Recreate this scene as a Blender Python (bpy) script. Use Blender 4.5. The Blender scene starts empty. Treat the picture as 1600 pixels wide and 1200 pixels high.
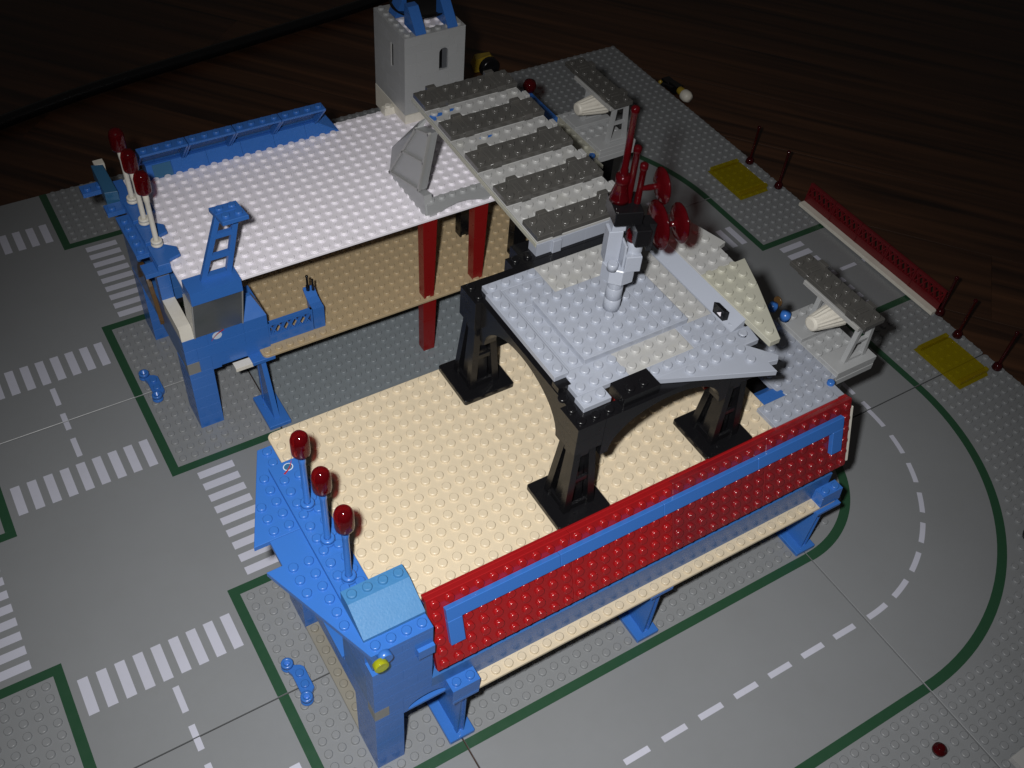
import bpy, bmesh, math, random
from mathutils import Vector, Matrix, Euler
random.seed(7)
S = 0.008                      # one stud pitch in metres; everything below is measured in stud pitches
SC = bpy.context.scene
COL = SC.collection

# ---------------------------------------------------------------- camera
CAM = Vector((-17.08715, -34.50149, 69.67661))
yaw, pit, rol, fpx = 0.95296498, -0.82468731, 0.10101431, 1620.868
fw = Vector((math.cos(pit)*math.cos(yaw), math.cos(pit)*math.sin(yaw), math.sin(pit)))
rt = Vector((math.sin(yaw), -math.cos(yaw), 0.0)); up = rt.cross(fw)
r2 = math.cos(rol)*rt + math.sin(rol)*up
u2 = -math.sin(rol)*rt + math.cos(rol)*up
cd = bpy.data.cameras.new('camera'); cam = bpy.data.objects.new('camera', cd); COL.objects.link(cam)
cam.matrix_world = Matrix.Translation(CAM*S) @ Matrix((r2, u2, -fw)).transposed().to_4x4()
cd.sensor_width = 36.0; cd.lens = 36.0*fpx/1600.0
cd.shift_x = 1.768/1600; cd.shift_y = 1.70/1600
cd.clip_start = 0.01; cd.clip_end = 20
SC.camera = cam

# ---------------------------------------------------------------- light: the camera's own flash in a dark room
w = bpy.data.worlds.new('World'); SC.world = w; w.use_nodes = True
bg = w.node_tree.nodes['Background']; bg.inputs[0].default_value = (1.0, 0.92, 0.85, 1); bg.inputs[1].default_value = 0.03
FLASH = Vector((-19.9, -31.2, 71.1))
ld = bpy.data.lights.new('camera_flash', 'SPOT'); fl = bpy.data.objects.new('camera_flash', ld); COL.objects.link(fl)
ld.energy = 17.8; ld.color = (1.0, 0.985, 0.96); ld.shadow_soft_size = 0.009
ld.spot_size = math.radians(79); ld.spot_blend = 1.0
fl.location = FLASH*S
aim = Vector((6, -2, 10))
fl.rotation_euler = (aim-FLASH).to_track_quat('-Z', 'Y').to_euler()
SC.view_settings.view_transform = 'Standard'; SC.view_settings.look = 'None'
SC.view_settings.exposure = 0.0; SC.view_settings.gamma = 1.0
SC.cycles.max_bounces = 8; SC.cycles.transmission_bounces = 8; SC.cycles.transparent_max_bounces = 8
SC.cycles.use_denoising = True

# ---------------------------------------------------------------- materials
MATS = {}
def plastic(name, rgb, rough=0.28, var=0.06, bump=0.02, dirt=0.0, dirtcol=(0.25, 0.2, 0.13), spec=0.5, scale=1.0, coat=0.0):
    m = bpy.data.materials.new(name); m.use_nodes = True
    nt = m.node_tree; n = nt.nodes; l = nt.links
    b = n['Principled BSDF']; b.inputs['Roughness'].default_value = rough
    b.inputs['Specular IOR Level'].default_value = spec
    b.inputs['Coat Weight'].default_value = coat; b.inputs['Coat Roughness'].default_value = 0.12
    tc = n.new('ShaderNodeTexCoord'); geo = n.new('ShaderNodeObjectInfo')
    n1 = n.new('ShaderNodeTexNoise'); n1.inputs['Scale'].default_value = 22*scale; n1.inputs['Detail'].default_value = 5
    l.new(tc.outputs['Object'], n1.inputs['Vector'])
    mx = n.new('ShaderNodeMix'); mx.data_type = 'RGBA'
    c = Vector(rgb)
    mx.inputs['A'].default_value = (*(c*(1-var)), 1); mx.inputs['B'].default_value = (*[min(1, v) for v in c*(1+var)], 1)
    l.new(n1.outputs['Fac'], mx.inputs['Factor'])
    last = mx.outputs['Result']
    hs = n.new('ShaderNodeHueSaturation'); mr = n.new('ShaderNodeMapRange')
    mr.inputs['To Min'].default_value = 1-var; mr.inputs['To Max'].default_value = 1+var
    mr.inputs['To Min'].default_value = 1-var*0.35; mr.inputs['To Max'].default_value = 1+var*0.35
    l.new(geo.outputs['Random'], mr.inputs['Value']); l.new(mr.outputs['Result'], hs.inputs['Value']); l.new(last, hs.inputs['Color'])
    last = hs.outputs['Color']
    if dirt > 0:
        n2 = n.new('ShaderNodeTexNoise'); n2.inputs['Scale'].default_value = 60*scale; n2.inputs['Detail'].default_value = 8
        n2.inputs['Roughness'].default_value = 0.75
        l.new(tc.outputs['Object'], n2.inputs['Vector'])
        r = n.new('ShaderNodeMapRange'); r.inputs['From Min'].default_value = 0.5; r.inputs['From Max'].default_value = 0.75
        r.inputs['To Max'].default_value = dirt
        l.new(n2.outputs['Fac'], r.inputs['Value'])
        m2 = n.new('ShaderNodeMix'); m2.data_type = 'RGBA'; m2.inputs['B'].default_value = (*dirtcol, 1)
        l.new(last, m2.inputs['A']); l.new(r.outputs['Result'], m2.inputs['Factor']); last = m2.outputs['Result']
    l.new(last, b.inputs['Base Color'])
    n3 = n.new('ShaderNodeTexNoise'); n3.inputs['Scale'].default_value = 140*scale; n3.inputs['Detail'].default_value = 4
    l.new(tc.outputs['Object'], n3.inputs['Vector'])
    r3 = n.new('ShaderNodeMapRange'); r3.inputs['To Min'].default_value = rough*0.75; r3.inputs['To Max'].default_value = min(1, rough*1.35)
    l.new(n3.outputs['Fac'], r3.inputs['Value']); l.new(r3.outputs['Result'], b.inputs['Roughness'])
    if bump:
        bp = n.new('ShaderNodeBump'); bp.inputs['Strength'].default_value = bump; bp.inputs['Distance'].default_value = 0.0004
        l.new(n3.outputs['Fac'], bp.inputs['Height']); l.new(bp.outputs['Normal'], b.inputs['Normal'])
    MATS[name] = m
    return m
def clear(name, rgb, rough=0.05, weight=0.5, tint=None):
    """tinted see-through plastic: a glossy coloured skin mixed with tinted transparency"""
    m = bpy.data.materials.new(name); m.use_nodes = True
    b = m.node_tree.nodes['Principled BSDF']
    b.inputs['Base Color'].default_value = (*rgb, 1); b.inputs['Roughness'].default_value = rough
    nt = m.node_tree; tr = nt.nodes.new('ShaderNodeBsdfTransparent'); mx = nt.nodes.new('ShaderNodeMixShader')
    k = tint or [min(1, c**0.35) for c in rgb]
    tr.inputs[0].default_value = (*k, 1); mx.inputs[0].default_value = weight
    nt.links.new(b.outputs[0], mx.inputs[1]); nt.links.new(tr.outputs[0], mx.inputs[2])
    nt.links.new(mx.outputs[0], nt.nodes['Material Output'].inputs[0])
    MATS[name] = m
    return m
BLUE = plastic('blue_plastic', (0.034, 0.140, 0.46), 0.27, 0.04, 0.03, 0.05, (0.05, 0.12, 0.3))
SKYB = plastic('scuffed_blue_plastic', (0.040, 0.165, 0.36), 0.5, 0.08, 0.25, 0.25, (0.09, 0.25, 0.46), scale=6)
TEAL = plastic('teal_blue_plastic', (0.03, 0.12, 0.24), 0.35)
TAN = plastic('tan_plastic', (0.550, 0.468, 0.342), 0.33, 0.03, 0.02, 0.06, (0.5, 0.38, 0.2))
TAND = plastic('shaded_tan_plastic', (0.40, 0.31, 0.19), 0.33, 0.04, 0.02, 0.08, (0.3, 0.22, 0.13))  # tan of the rear lower deck, its shade put into the colour
WHITE = plastic('white_plastic', (0.86, 0.83, 0.90), 0.30, 0.03, 0.02)
WORN = plastic('old_white_plastic', (0.68, 0.65, 0.58), 0.42, 0.05, 0.05, 0.35, (0.45, 0.40, 0.33), scale=2)
GREY = plastic('baseplate_grey_plastic', (0.214, 0.224, 0.236), 0.36, 0.05, 0.02, 0.10, (0.17, 0.17, 0.16))
GREYB = plastic('baseplate_blue_grey_plastic', (0.19, 0.215, 0.235), 0.36, 0.05, 0.02, 0.10, (0.15, 0.16, 0.17))
LGREY = plastic('light_grey_plastic', (0.300, 0.325, 0.385), 0.28, 0.04, 0.02)
FENCER = plastic('dark_red_plastic', (0.115, 0.004, 0.007), 0.3, 0.06)
LGREYD = plastic('tower_grey_plastic', (0.355, 0.365, 0.375), 0.30, 0.05, 0.02)
YGREY = plastic('yellowed_grey_plastic', (0.365, 0.362, 0.305), 0.30, 0.06, 0.02, 0.12, (0.33, 0.29, 0.2))
PGREY = plastic('pale_yellowed_grey_plastic', (0.350, 0.352, 0.352), 0.33, 0.05, 0.02, 0.22, (0.38, 0.37, 0.28))
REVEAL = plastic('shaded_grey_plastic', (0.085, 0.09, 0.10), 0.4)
AGEDG = plastic('aged_grey_plastic', (0.215, 0.205, 0.175), 0.4, 0.08, 0.02, 0.3, (0.22, 0.17, 0.10))
DGREY = plastic('smoky_dark_grey_plastic', (0.074, 0.072, 0.068), 0.2, 0.15, 0.05, 0.35, (0.13, 0.12, 0.105), scale=1.2, coat=0.3)
MGREY = plastic('mid_grey_plastic', (0.20, 0.20, 0.19), 0.33)
BLACK = plastic('black_plastic', (0.005, 0.005, 0.006), 0.24, 0.1, 0.04, spec=0.4)
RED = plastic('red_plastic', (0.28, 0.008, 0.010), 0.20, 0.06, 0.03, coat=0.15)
REDB = plastic('tilt_shaded_red_plastic', (0.20, 0.008, 0.012), 0.26, 0.08, 0.05, 0.2, (0.30, 0.05, 0.05), coat=0.5)  # right red sections: shade from their tilt and gloss put into the colour
REDC = plastic('column_red_plastic', (0.20, 0.007, 0.007), 0.28, 0.06)
GREEN = plastic('printed_green', (0.018, 0.064, 0.032), 0.4, 0.06, 0.02)
STRIPE = plastic('printed_white', (0.50, 0.51, 0.60), 0.42, 0.05, 0.02, 0.15, (0.36, 0.36, 0.38))
WALLB = plastic('glossy_dark_blue_plastic', (0.035, 0.125, 0.36), 0.30, 0.05, 0.02, coat=0.08)
SMOKE = plastic('smoky_glass_plastic', (0.085, 0.092, 0.10), 0.20, 0.25, 0.05, 0.35, (0.14, 0.135, 0.12), coat=0.5)
BROWN = plastic('brown_plastic', (0.10, 0.055, 0.02), 0.35)
YELL = plastic('yellow_plastic', (0.32, 0.22, 0.02), 0.35)
TRED = clear('clear_red_plastic', (0.085, 0.002, 0.004), 0.07, 0.40, (0.75, 0.12, 0.12))
TREDD = clear('deep_clear_red_plastic', (0.060, 0.002, 0.004), 0.07, 0.42, (0.65, 0.10, 0.11))
TREDK = clear('dark_clear_red_plastic', (0.045, 0.002, 0.004), 0.10, 0.30, (0.4, 0.05, 0.06))
TYEL = clear('clear_yellow_plastic', (0.36, 0.28, 0.008), 0.15, 0.76, (0.96, 0.92, 0.32))
TLIME = clear('clear_lime_plastic', (0.45, 0.46, 0.02), 0.08, 0.45, (0.8, 0.9, 0.2))
MWHITE = plastic('logo_white', (0.55, 0.62, 0.72), 0.35)
MRED = plastic('logo_red', (0.35, 0.02, 0.02), 0.35)

def wood():
    m = bpy.data.materials.new('dark_floor_wood'); m.use_nodes = True
    nt = m.node_tree; n = nt.nodes; l = nt.links; b = n['Principled BSDF']
    tc = n.new('ShaderNodeTexCoord'); mp = n.new('ShaderNodeMapping'); mp.inputs['Scale'].default_value = (3.0, 70, 70)
    oi = n.new('ShaderNodeObjectInfo'); ad = n.new('ShaderNodeVectorMath'); sc = n.new('ShaderNodeVectorMath'); sc.operation = 'SCALE'
    cb = n.new('ShaderNodeCombineXYZ'); l.new(oi.outputs['Random'], cb.inputs[0]); l.new(oi.outputs['Random'], cb.inputs[1])
    l.new(cb.outputs[0], sc.inputs[0]); sc.inputs['Scale'].default_value = 9.0
    l.new(tc.outputs['Object'], ad.inputs[0]); l.new(sc.outputs[0], ad.inputs[1]); l.new(ad.outputs[0], mp.inputs['Vector'])
    nz = n.new('ShaderNodeTexNoise'); nz.inputs['Scale'].default_value = 1.0; nz.inputs['Detail'].default_value = 8; nz.inputs['Distortion'].default_value = 0.6
    l.new(mp.outputs[0], nz.inputs['Vector'])
    cr = n.new('ShaderNodeValToRGB'); cr.color_ramp.elements[0].position = 0.3; cr.color_ramp.elements[0].color = (0.012, 0.0045, 0.0022, 1)
    cr.color_ramp.elements[1].position = 0.72; cr.color_ramp.elements[1].color = (0.085, 0.034, 0.014, 1)
    l.new(nz.outputs['Fac'], cr.inputs['Fac'])
    hs = n.new('ShaderNodeHueSaturation'); mr = n.new('ShaderNodeMapRange'); mr.inputs['To Min'].default_value = 0.88; mr.inputs['To Max'].default_value = 1.12
    l.new(oi.outputs['Random'], mr.inputs['Value']); l.new(mr.outputs['Result'], hs.inputs['Value']); l.new(cr.outputs['Color'], hs.inputs['Color'])
    l.new(hs.outputs['Color'], b.inputs['Base Color']); b.inputs['Roughness'].default_value = 0.5
    bp = n.new('ShaderNodeBump'); bp.inputs['Strength'].default_value = 0.2; bp.inputs['Distance'].default_value = 0.0006
    l.new(nz.outputs['Fac'], bp.inputs['Height']); l.new(bp.outputs['Normal'], b.inputs['Normal'])
    return m
WOOD = wood()

# ---------------------------------------------------------------- mesh building
class MB:
    def __init__(s): s.v = []; s.f = []; s.sm = []
    def add(s, vs, fs, smooth=False):
        o = len(s.v); s.v += [tuple(v) for v in vs]
        s.f += [tuple(o+i for i in f) for f in fs]; s.sm += [smooth]*len(fs); return s
    def prism(s, poly, z0, z1, c=0.03):
        """vertical prism over a counter-clockwise polygon, with a small chamfer on the top rim"""
        n = len(poly); P = [Vector((a, b)) for a, b in poly]
        def inset(d):
            out = []
            for i in range(n):
                p0, p1, p2 = P[i-1], P[i], P[(i+1) % n]
                e1 = (p1-p0).normalized(); e2 = (p2-p1).normalized()
                n1 = Vector((-e1.y, e1.x)); n2 = Vector((-e2.y, e2.x))
                m = (n1+n2); k = max(0.25, (1+n1.dot(n2))); out.append(p1+m*(d/k))
            return out
        if z1-z0 < 3*c: c = (z1-z0)*0.3
        I = inset(c)
        rings = [[(q.x, q.y, z0) for q in P], [(q.x, q.y, z1-c) for q in P], [(q.x, q.y, z1) for q in I]]
        vs = [v for r in rings for v in r]; fs = [tuple(reversed(range(n)))]
        for k in range(2):
            for i in range(n):
                j = (i+1) % n; fs.append((k*n+i, k*n+j, (k+1)*n+j, (k+1)*n+i))
        fs.append(tuple(range(2*n, 3*n)))
        return s.add(vs, fs)
    def box(s, x0, x1, y0, y1, z0, z1, c=0.03):
        d = min(x1-x0, y1-y0, z1-z0)
        c = min(c, d*0.25)
        vs = []; 
        for (sx, sy, sz) in [(a, b, e) for a in (0, 1) for b in (0, 1) for e in (0, 1)]:
            X = (x0, x1)[sx]; Y = (y0, y1)[sy]; Z = (z0, z1)[sz]
            ix = c if sx == 0 else -c; iy = c if sy == 0 else -c; iz = c if sz == 0 else -c
            vs += [(X, Y+iy, Z+iz), (X+ix, Y, Z+iz), (X+ix, Y+iy, Z)]
        def V(sx, sy, sz, k): return (sx*4+sy*2+sz)*3+k
        fs = []
        for a in (0, 1):
            q = [V(a, 0, 0, 0), V(a, 1, 0, 0), V(a, 1, 1, 0), V(a, 0, 1, 0)]; fs.append(tuple(q if a else q[::-1]))
            q = [V(0, a, 0, 1), V(1, a, 0, 1), V(1, a, 1, 1), V(0, a, 1, 1)]; fs.append(tuple(q[::-1] if a else q))
            q = [V(0, 0, a, 2), V(1, 0, a, 2), V(1, 1, a, 2), V(0, 1, a, 2)]; fs.append(tuple(q if a else q[::-1]))
        for a in (0, 1):
            for b in (0, 1):
                q = [V(a, b, 0, 0), V(a, b, 1, 0), V(a, b, 1, 1), V(a, b, 0, 1)]; fs.append(tuple(q if (a+b) % 2 else q[::-1]))
                q = [V(a, 0, b, 0), V(a, 1, b, 0), V(a, 1, b, 2), V(a, 0, b, 2)]; fs.append(tuple(q[::-1] if (a+b) % 2 else q))
                q = [V(0, a, b, 1), V(1, a, b, 1), V(1, a, b, 2), V(0, a, b, 2)]; fs.append(tuple(q if (a+b) % 2 else q[::-1]))
        for a in (0, 1):
            for b in (0, 1):
                for d_ in (0, 1):
                    q = [V(a, b, d_, 0), V(a, b, d_, 1), V(a, b, d_, 2)]; fs.append(tuple(q if (a+b+d_) % 2 else q[::-1]))
        return s.add(vs, fs)
    def hexa(s, p):
        """eight corners: bottom four then top four, both counter-clockwise from above"""
        return s.add(p, [(3, 2, 1, 0), (4, 5, 6, 7), (0, 1, 5, 4), (1, 2, 6, 5), (2, 3, 7, 6), (3, 0, 4, 7)])
    def lathe(s, prof, x=0, y=0, z=0, n=20, axis='Z', cap=True, M=None):
        vs = []; k = len(prof)
        for r, h in prof:
            for i in range(n):
                a = 2*math.pi*i/n; p = Vector((r*math.cos(a), r*math.sin(a), h))
                if axis == 'X': p = Vector((p.z, p.x, p.y))
                elif axis == 'Y': p = Vector((p.y, p.z, p.x))
                if M is not None: p = M @ p
                vs.append((p.x+x, p.y+y, p.z+z))
        fs = []
        for j in range(k-1):
            for i in range(n):
                i2 = (i+1) % n; fs.append((j*n+i, j*n+i2, (j+1)*n+i2, (j+1)*n+i))
        o = len(s.v); s.v += vs; s.f += [tuple(o+i for i in f) for f in fs]; s.sm += [True]*len(fs)
        if cap:
            s.f.append(tuple(o+i for i in reversed(range(n)))); s.sm.append(False)
            s.f.append(tuple(o+(k-1)*n+i for i in range(n))); s.sm.append(False)
        return s
    def stud(s, x, y, z, n=14, r=0.3, h=0.21):
        c = 0.05; vs = []; fs = []
        for rr, hh in ((r, 0.0), (r, h-c), (r-c, h)):
            for i in range(n):
                a = 2*math.pi*i/n; vs.append((x+rr*math.cos(a), y+rr*math.sin(a), z+hh))
        for j in range(2):
            for i in range(n):
                i2 = (i+1) % n; fs.append((j*n+i, j*n+i2, (j+1)*n+i2, (j+1)*n+i))
        fs.append(tuple(range(2*n, 3*n)))
        o = len(s.v); s.v += vs; s.f += [tuple(o+i for i in f) for f in fs]; s.sm += [True]*(2*n)+[False]
        return s
    def studs(s, x0, x1, y0, y1, z, skip=None, n=14):
        for i in range(int(round(x1-x0))):
            for j in range(int(round(y1-y0))):
                X, Y = x0+i+0.5, y0+j+0.5
                if skip and skip(X, Y): continue
                s.stud(X, Y, z, n)
        return s
    def bar(s, a, b, wx, wy, upv=(0, 0, 1)):
        a = Vector(a); b = Vector(b); d = (b-a).normalized(); u = Vector(upv)
        r = d.cross(u).normalized() if d.cross(u).length > 1e-4 else Vector((1, 0, 0)); q = r.cross(d)
        P = []
        for c in (a, b):
            for sx, sy in ((-1, -1), (1, -1), (1, 1), (-1, 1)): P.append(c+r*sx*wx/2+q*sy*wy/2)
        return s.add(P, [(3, 2, 1, 0), (4, 5, 6, 7), (0, 1, 5, 4), (1, 2, 6, 5), (2, 3, 7, 6), (3, 0, 4, 7)])
    def extrude(s, poly, axis, a0, a1):
        """closed profile (u,v) swept along an axis: 'Y' profile is (x,z); 'X' profile is (y,z)"""
        n = len(poly); vs = []
        for a in (a0, a1):
            for u, v in poly: vs.append((u, a, v) if axis == 'Y' else (a, u, v))
        fs = [tuple(range(n)), tuple(reversed(range(n, 2*n)))]
        for i in range(n):
            j = (i+1) % n; fs.append((i, n+i, n+j, j))
        return s.add(vs, fs)
    def mesh(s, name, org=(0, 0, 0), fix=True):
        me = bpy.data.meshes.new(name)
        me.from_pydata([((x-org[0])*S, (y-org[1])*S, (z-org[2])*S) for x, y, z in s.v], [], s.f)
        me.polygons.foreach_set('use_smooth', s.sm); me.update()
        if fix:
            bm = bmesh.new(); bm.from_mesh(me); bmesh.ops.recalc_face_normals(bm, faces=bm.faces); bm.to_mesh(me); bm.free()
        return me

def thing(name, label, cat, loc, group=None, kind=None):
    o = bpy.data.objects.new(name, None); COL.objects.link(o); o.location = Vector(loc)*S
    o.empty_display_size = 0.004
    if label: o['label'] = label
    if cat: o['category'] = cat
    if group: o['group'] = group
    if kind: o['kind'] = kind
    o['_w'] = 1
    return o
WP = {}                         # absolute position (in studs) of each root or part
def pos(o): return WP.get(o.name, Vector(o.location)/S)
def part(root, name, mb, mat, org=None, label=None, kind=None, rot=None, mesh=None):
    """one mesh object: a child of root (its vertices are given in absolute stud units) """
    rp = pos(root) if root else Vector((0, 0, 0))
    org = Vector(org) if org is not None else rp
    me = mesh or mb.mesh(name, org)
    if not me.materials: me.materials.append(mat)
    o = bpy.data.objects.new(name, me); COL.objects.link(o)
    if root: o.parent = root
    o.location = (org-rp)*S
    if rot: o.rotation_euler = rot
    WP[o.name] = org
    if label: o['label'] = label
    if kind: o['kind'] = kind
    return o
def single(name, mb, mat, label, cat, org, group=None, kind=None):
    o = part(None, name, mb, mat, org=org)
    if label: o['label'] = label
    if cat: o['category'] = cat
    if group: o['group'] = group
    if kind: o['kind'] = kind
    return o
CACHE = {}
def brick(root, name, x0, x1, y0, y1, z0, z1, mat, studs=True, g=0.003, label=None):
    dx, dy, dz = x1-x0, y1-y0, z1-z0
    key = (round(dx, 3), round(dy, 3), round(dz, 3), studs, mat.name)
    if key not in CACHE:
        m = MB().box(g, dx-g, g, dy-g, 0, dz-g*0.5, 0.007)
        if studs: m.studs(0, dx, 0, dy, dz-g*0.5)
        me = m.mesh(name); me.materials.append(mat); CACHE[key] = me
    return part(root, name, None, mat, org=(x0, y0, z0), mesh=CACHE[key], label=label)
def rrect(x0, x1, y0, y1, r=0.45, k=4):
    P = []
    for cx, cy, a0 in ((x1-r, y1-r, 0), (x0+r, y1-r, 90), (x0+r, y0+r, 180), (x1-r, y0+r, 270)):
        for i in range(k+1):
            a = math.radians(a0+90*i/k); P.append((cx+r*math.cos(a), cy+r*math.sin(a)))
    return P

# ---------------------------------------------------------------- the floor
ang = math.atan2(-7.64, 6.6)
fl_root = thing('floor', None, None, (20, 60, -0.6), kind='structure')
pw = 11.0
pl = MB().box(-75, 75, 0.004, pw-0.004, -1.0, 0.0, 0.012).mesh('plank'); pl.materials.append(WOOD)
for i in range(-12, 16):
    for j in (-1, 0, 1):
        o = bpy.data.objects.new('plank', pl); COL.objects.link(o); o.parent = fl_root
        ex = Vector((math.cos(ang), math.sin(ang), 0)); ey = Vector((-ex.y, ex.x, 0))
        q = ex*(j*150.02+((i*53) % 97)) + ey*(i*pw)
        o.location = q*S; o.rotation_euler = (0, 0, ang)
slab = MB().box(-260, 300, -260, 320, -4, -1.7).mesh('subfloor'); slab.materials.append(WOOD)
o = bpy.data.objects.new('subfloor', slab); COL.objects.link(o); o.parent = fl_root

# ---------------------------------------------------------------- road baseplates
def arcstrip(mb, cx, cy, ra, rb, a0, a1, z0, z1, n=36):
    vs = []; fs = []
    for i in range(n+1):
        a = math.radians(a0+(a1-a0)*i/n); c, s_ = math.cos(a), math.sin(a)
        vs += [(cx+ra*c, cy+ra*s_, z0), (cx+rb*c, cy+rb*s_, z0), (cx+rb*c, cy+rb*s_, z1), (cx+ra*c, cy+ra*s_, z1)]
    for i in range(n):
        o = 4*i
        for k in range(4): fs.append((o+k, o+(k+1) % 4, o+4+(k+1) % 4, o+4+k))
    fs += [(0, 3, 2, 1), (4*n, 4*n+1, 4*n+2, 4*n+3)]
    mb.add(vs, fs)
def baseplate(X, Y, kind, label, mat=GREY, exits='NSEW', c=None):
    r = thing('baseplate', label, 'baseplate', (X, Y, 0), 'grey road baseplates laid edge to edge')
    g = 0.055
    m = MB().prism(rrect(X+g, X+32-g, Y+g, Y+32-g, 0.25, 3), -0.2, 0.0, 0.03)
    lx = lambda x: x-X
    if kind == 'cross':
        def skip(x, y):
            u, v = x-X, y-Y
            inx = 9 < u < 23; iny = 9 < v < 23
            if inx and iny: return True
            if inx and v > 23: return 'N' in exits
            if inx and v < 9: return 'S' in exits
            if iny and u > 23: return 'E' in exits
            if iny and u < 9: return 'W' in exits
            return False
    elif kind == 'straightx': skip = lambda x, y: 9 < y-Y < 23
    elif kind == 'curve':
        def skip(x, y):
            d = math.hypot(x-c[0], y-c[1]); return 8.55 < d < 23.45
    else: skip = None
    m.studs(X, X+32, Y, Y+32, 0.0, skip, 12)
    part(r, 'plate', m, mat)
    T = 0.014
    def line(x0, x1, y0, y1): part(r, 'green_edge_line', MB().box(x0, x1, y0, y1, 0.002, T, 0.001), GREEN)
    def rect(nm, x0, x1, y0, y1): part(r, nm, MB().box(x0, x1, y0, y1, 0.002, T+0.002, 0.001), STRIPE)
    a, b = 9.12, 9.86
    if kind == 'cross':
        for sx in (0, 1):
            for sy in (0, 1):
                mm = MB()
                fx = lambda u: X+u if sx == 0 else X+32-u
                fy = lambda v: Y+v if sy == 0 else Y+32-v
                def bx(u0, u1, v0, v1):
                    xs = sorted((fx(u0), fx(u1))); ys = sorted((fy(v0), fy(v1)))
                    mm.box(xs[0], xs[1], ys[0], ys[1], 0.002, T, 0.001)
                bx(a, b, g, a); bx(g, b, a, b)
                part(r, 'green_edge_line', mm, GREEN)
        for side in exits:
            for k in range(9):
                t = 10.45+k*1.30
                if side in 'SN':
                    y0 = Y+5.0 if side == 'S' else Y+24.0
                    rect('crosswalk_stripe', X+t, X+t+0.72, y0, y0+3.0)
                else:
                    x0 = X+5.0 if side == 'W' else X+24.0
                    rect('crosswalk_stripe', x0, x0+3.0, Y+t, Y+t+0.72)
            for d0, d1 in ((2.1, 4.25), (0.05, 1.0)):
                if side == 'S': rect('lane_dash', X+16, X+16.45, Y+d0, Y+d1)
                if side == 'N': rect('lane_dash', X+16, X+16.45, Y+32-d1, Y+32-d0)
                if side == 'W': rect('lane_dash', X+d0, X+d1, Y+15.8, Y+16.25)
                if side == 'E': rect('lane_dash', X+32-d1, X+32-d0, Y+15.8, Y+16.25)
    elif kind == 'straightx':
        line(X+g, X+32-g, Y+a, Y+b); line(X+g, X+32-g, Y+32-b, Y+32-a)
        for k in range(10):
            x0 = X+0.05 if k == 0 else X-1.0+3.3*k; x1 = X-1.0+3.3*k+2.1
            if x1 > X+31.95: x1 = X+31.95
            if x1 > x0: rect('lane_dash', x0, x1, Y+15.8, Y+16.25)
    elif kind == 'curve':
        a0 = {(0, 1): -90, (0, 0): 0}[(int(c[0] > X), int(c[1] > Y))]
        for ra, rb in ((9.1, 9.9), (22.1, 22.9)):
            mm = MB(); arcstrip(mm, c[0], c[1], ra, rb, a0+0.2, a0+89.8, 0.002, T); part(r, 'green_edge_line', mm, GREEN)
        for k in range(8):
            t0 = a0+1+11.6*k; mm = MB(); arcstrip(mm, c[0], c[1], 15.78, 16.22, t0, min(t0+7.6, a0+89.8), 0.002, T+0.002, 6); part(r, 'lane_dash', mm, STRIPE)
    return r
baseplate(-32, 0, 'cross', 'grey crossroad baseplate with white crosswalks, left of the blue tower in front')
baseplate(-32, 32, 'cross', 'grey crossroad baseplate at the far left beside the white-decked building')
baseplate(-32, -32, 'cross', 'grey road baseplate in the bottom left corner, nearest the camera')
baseplate(0, -32, 'straightx', 'grey straight road baseplate along the bottom, in front of the red wall panel')
baseplate(32, -32, 'curve', 'grey baseplate with the long road bend, right of the red wall panel', c=(32, 0))
baseplate(32, 0, 'cross', 'grey crossroad baseplate on the right, ending at the red lattice fence', exits='NSE')
baseplate(32, 32, 'curve', 'grey baseplate at the far right, its road bend behind the radar mast', c=(32, 32))
baseplate(0, 0, 'full', 'blue-grey fully studded baseplate seen between the two buildings', mat=GREYB)
baseplate(0, 32, 'straightx', 'grey baseplate mostly hidden below the white deck')

# ---------------------------------------------------------------- shared pieces
def deck(root, x0, x1, y0, y1, z, mat, skip=None, name='deck'):
    m = MB().prism(rrect(x0+0.02, x1-0.02, y0+0.02, y1-0.02, 0.45, 5), z-0.22, z, 0.03)
    m.studs(x0, x1, y0, y1, z, skip, 16)
    return part(root, name, m, mat)
def archprof(x0, x1, zb, zt, xa, xb, rise, n=14):
    """beam with an arched opening between xa and xb; springs at zb"""
    P = [(x0, zb), (xa, zb)]
    for i in range(n+1):
        t = math.pi*(1-i/n); P.append(((xa+xb)/2+(xb-xa)/2*math.cos(t), zb+rise*math.sin(t)))
    P += [(xb, zb), (x1, zb), (x1, zt), (x0, zt)]
    Q = [P[0]]
    for p in P[1:]:
        if (Vector(p)-Vector(Q[-1])).length > 1e-4: Q.append(p)
    return Q
def course(root, axis, a0, a1, b0, b1, z0, z1, mat, lens, off=0, studs=False):
    """a row of bricks along an axis"""
    a = a0; i = off
    while a < a1-1e-6:
        L = lens[i % len(lens)]; i += 1
        e = min(a+L, a1)
        if a1-e < 1: e = a1
        if axis == 'X': brick(root, 'brick', a, e, b0, b1, z0, z1, mat, studs)
        else: brick(root, 'brick', b0, b1, a, e, z0, z1, mat, studs)
        a = e
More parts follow.
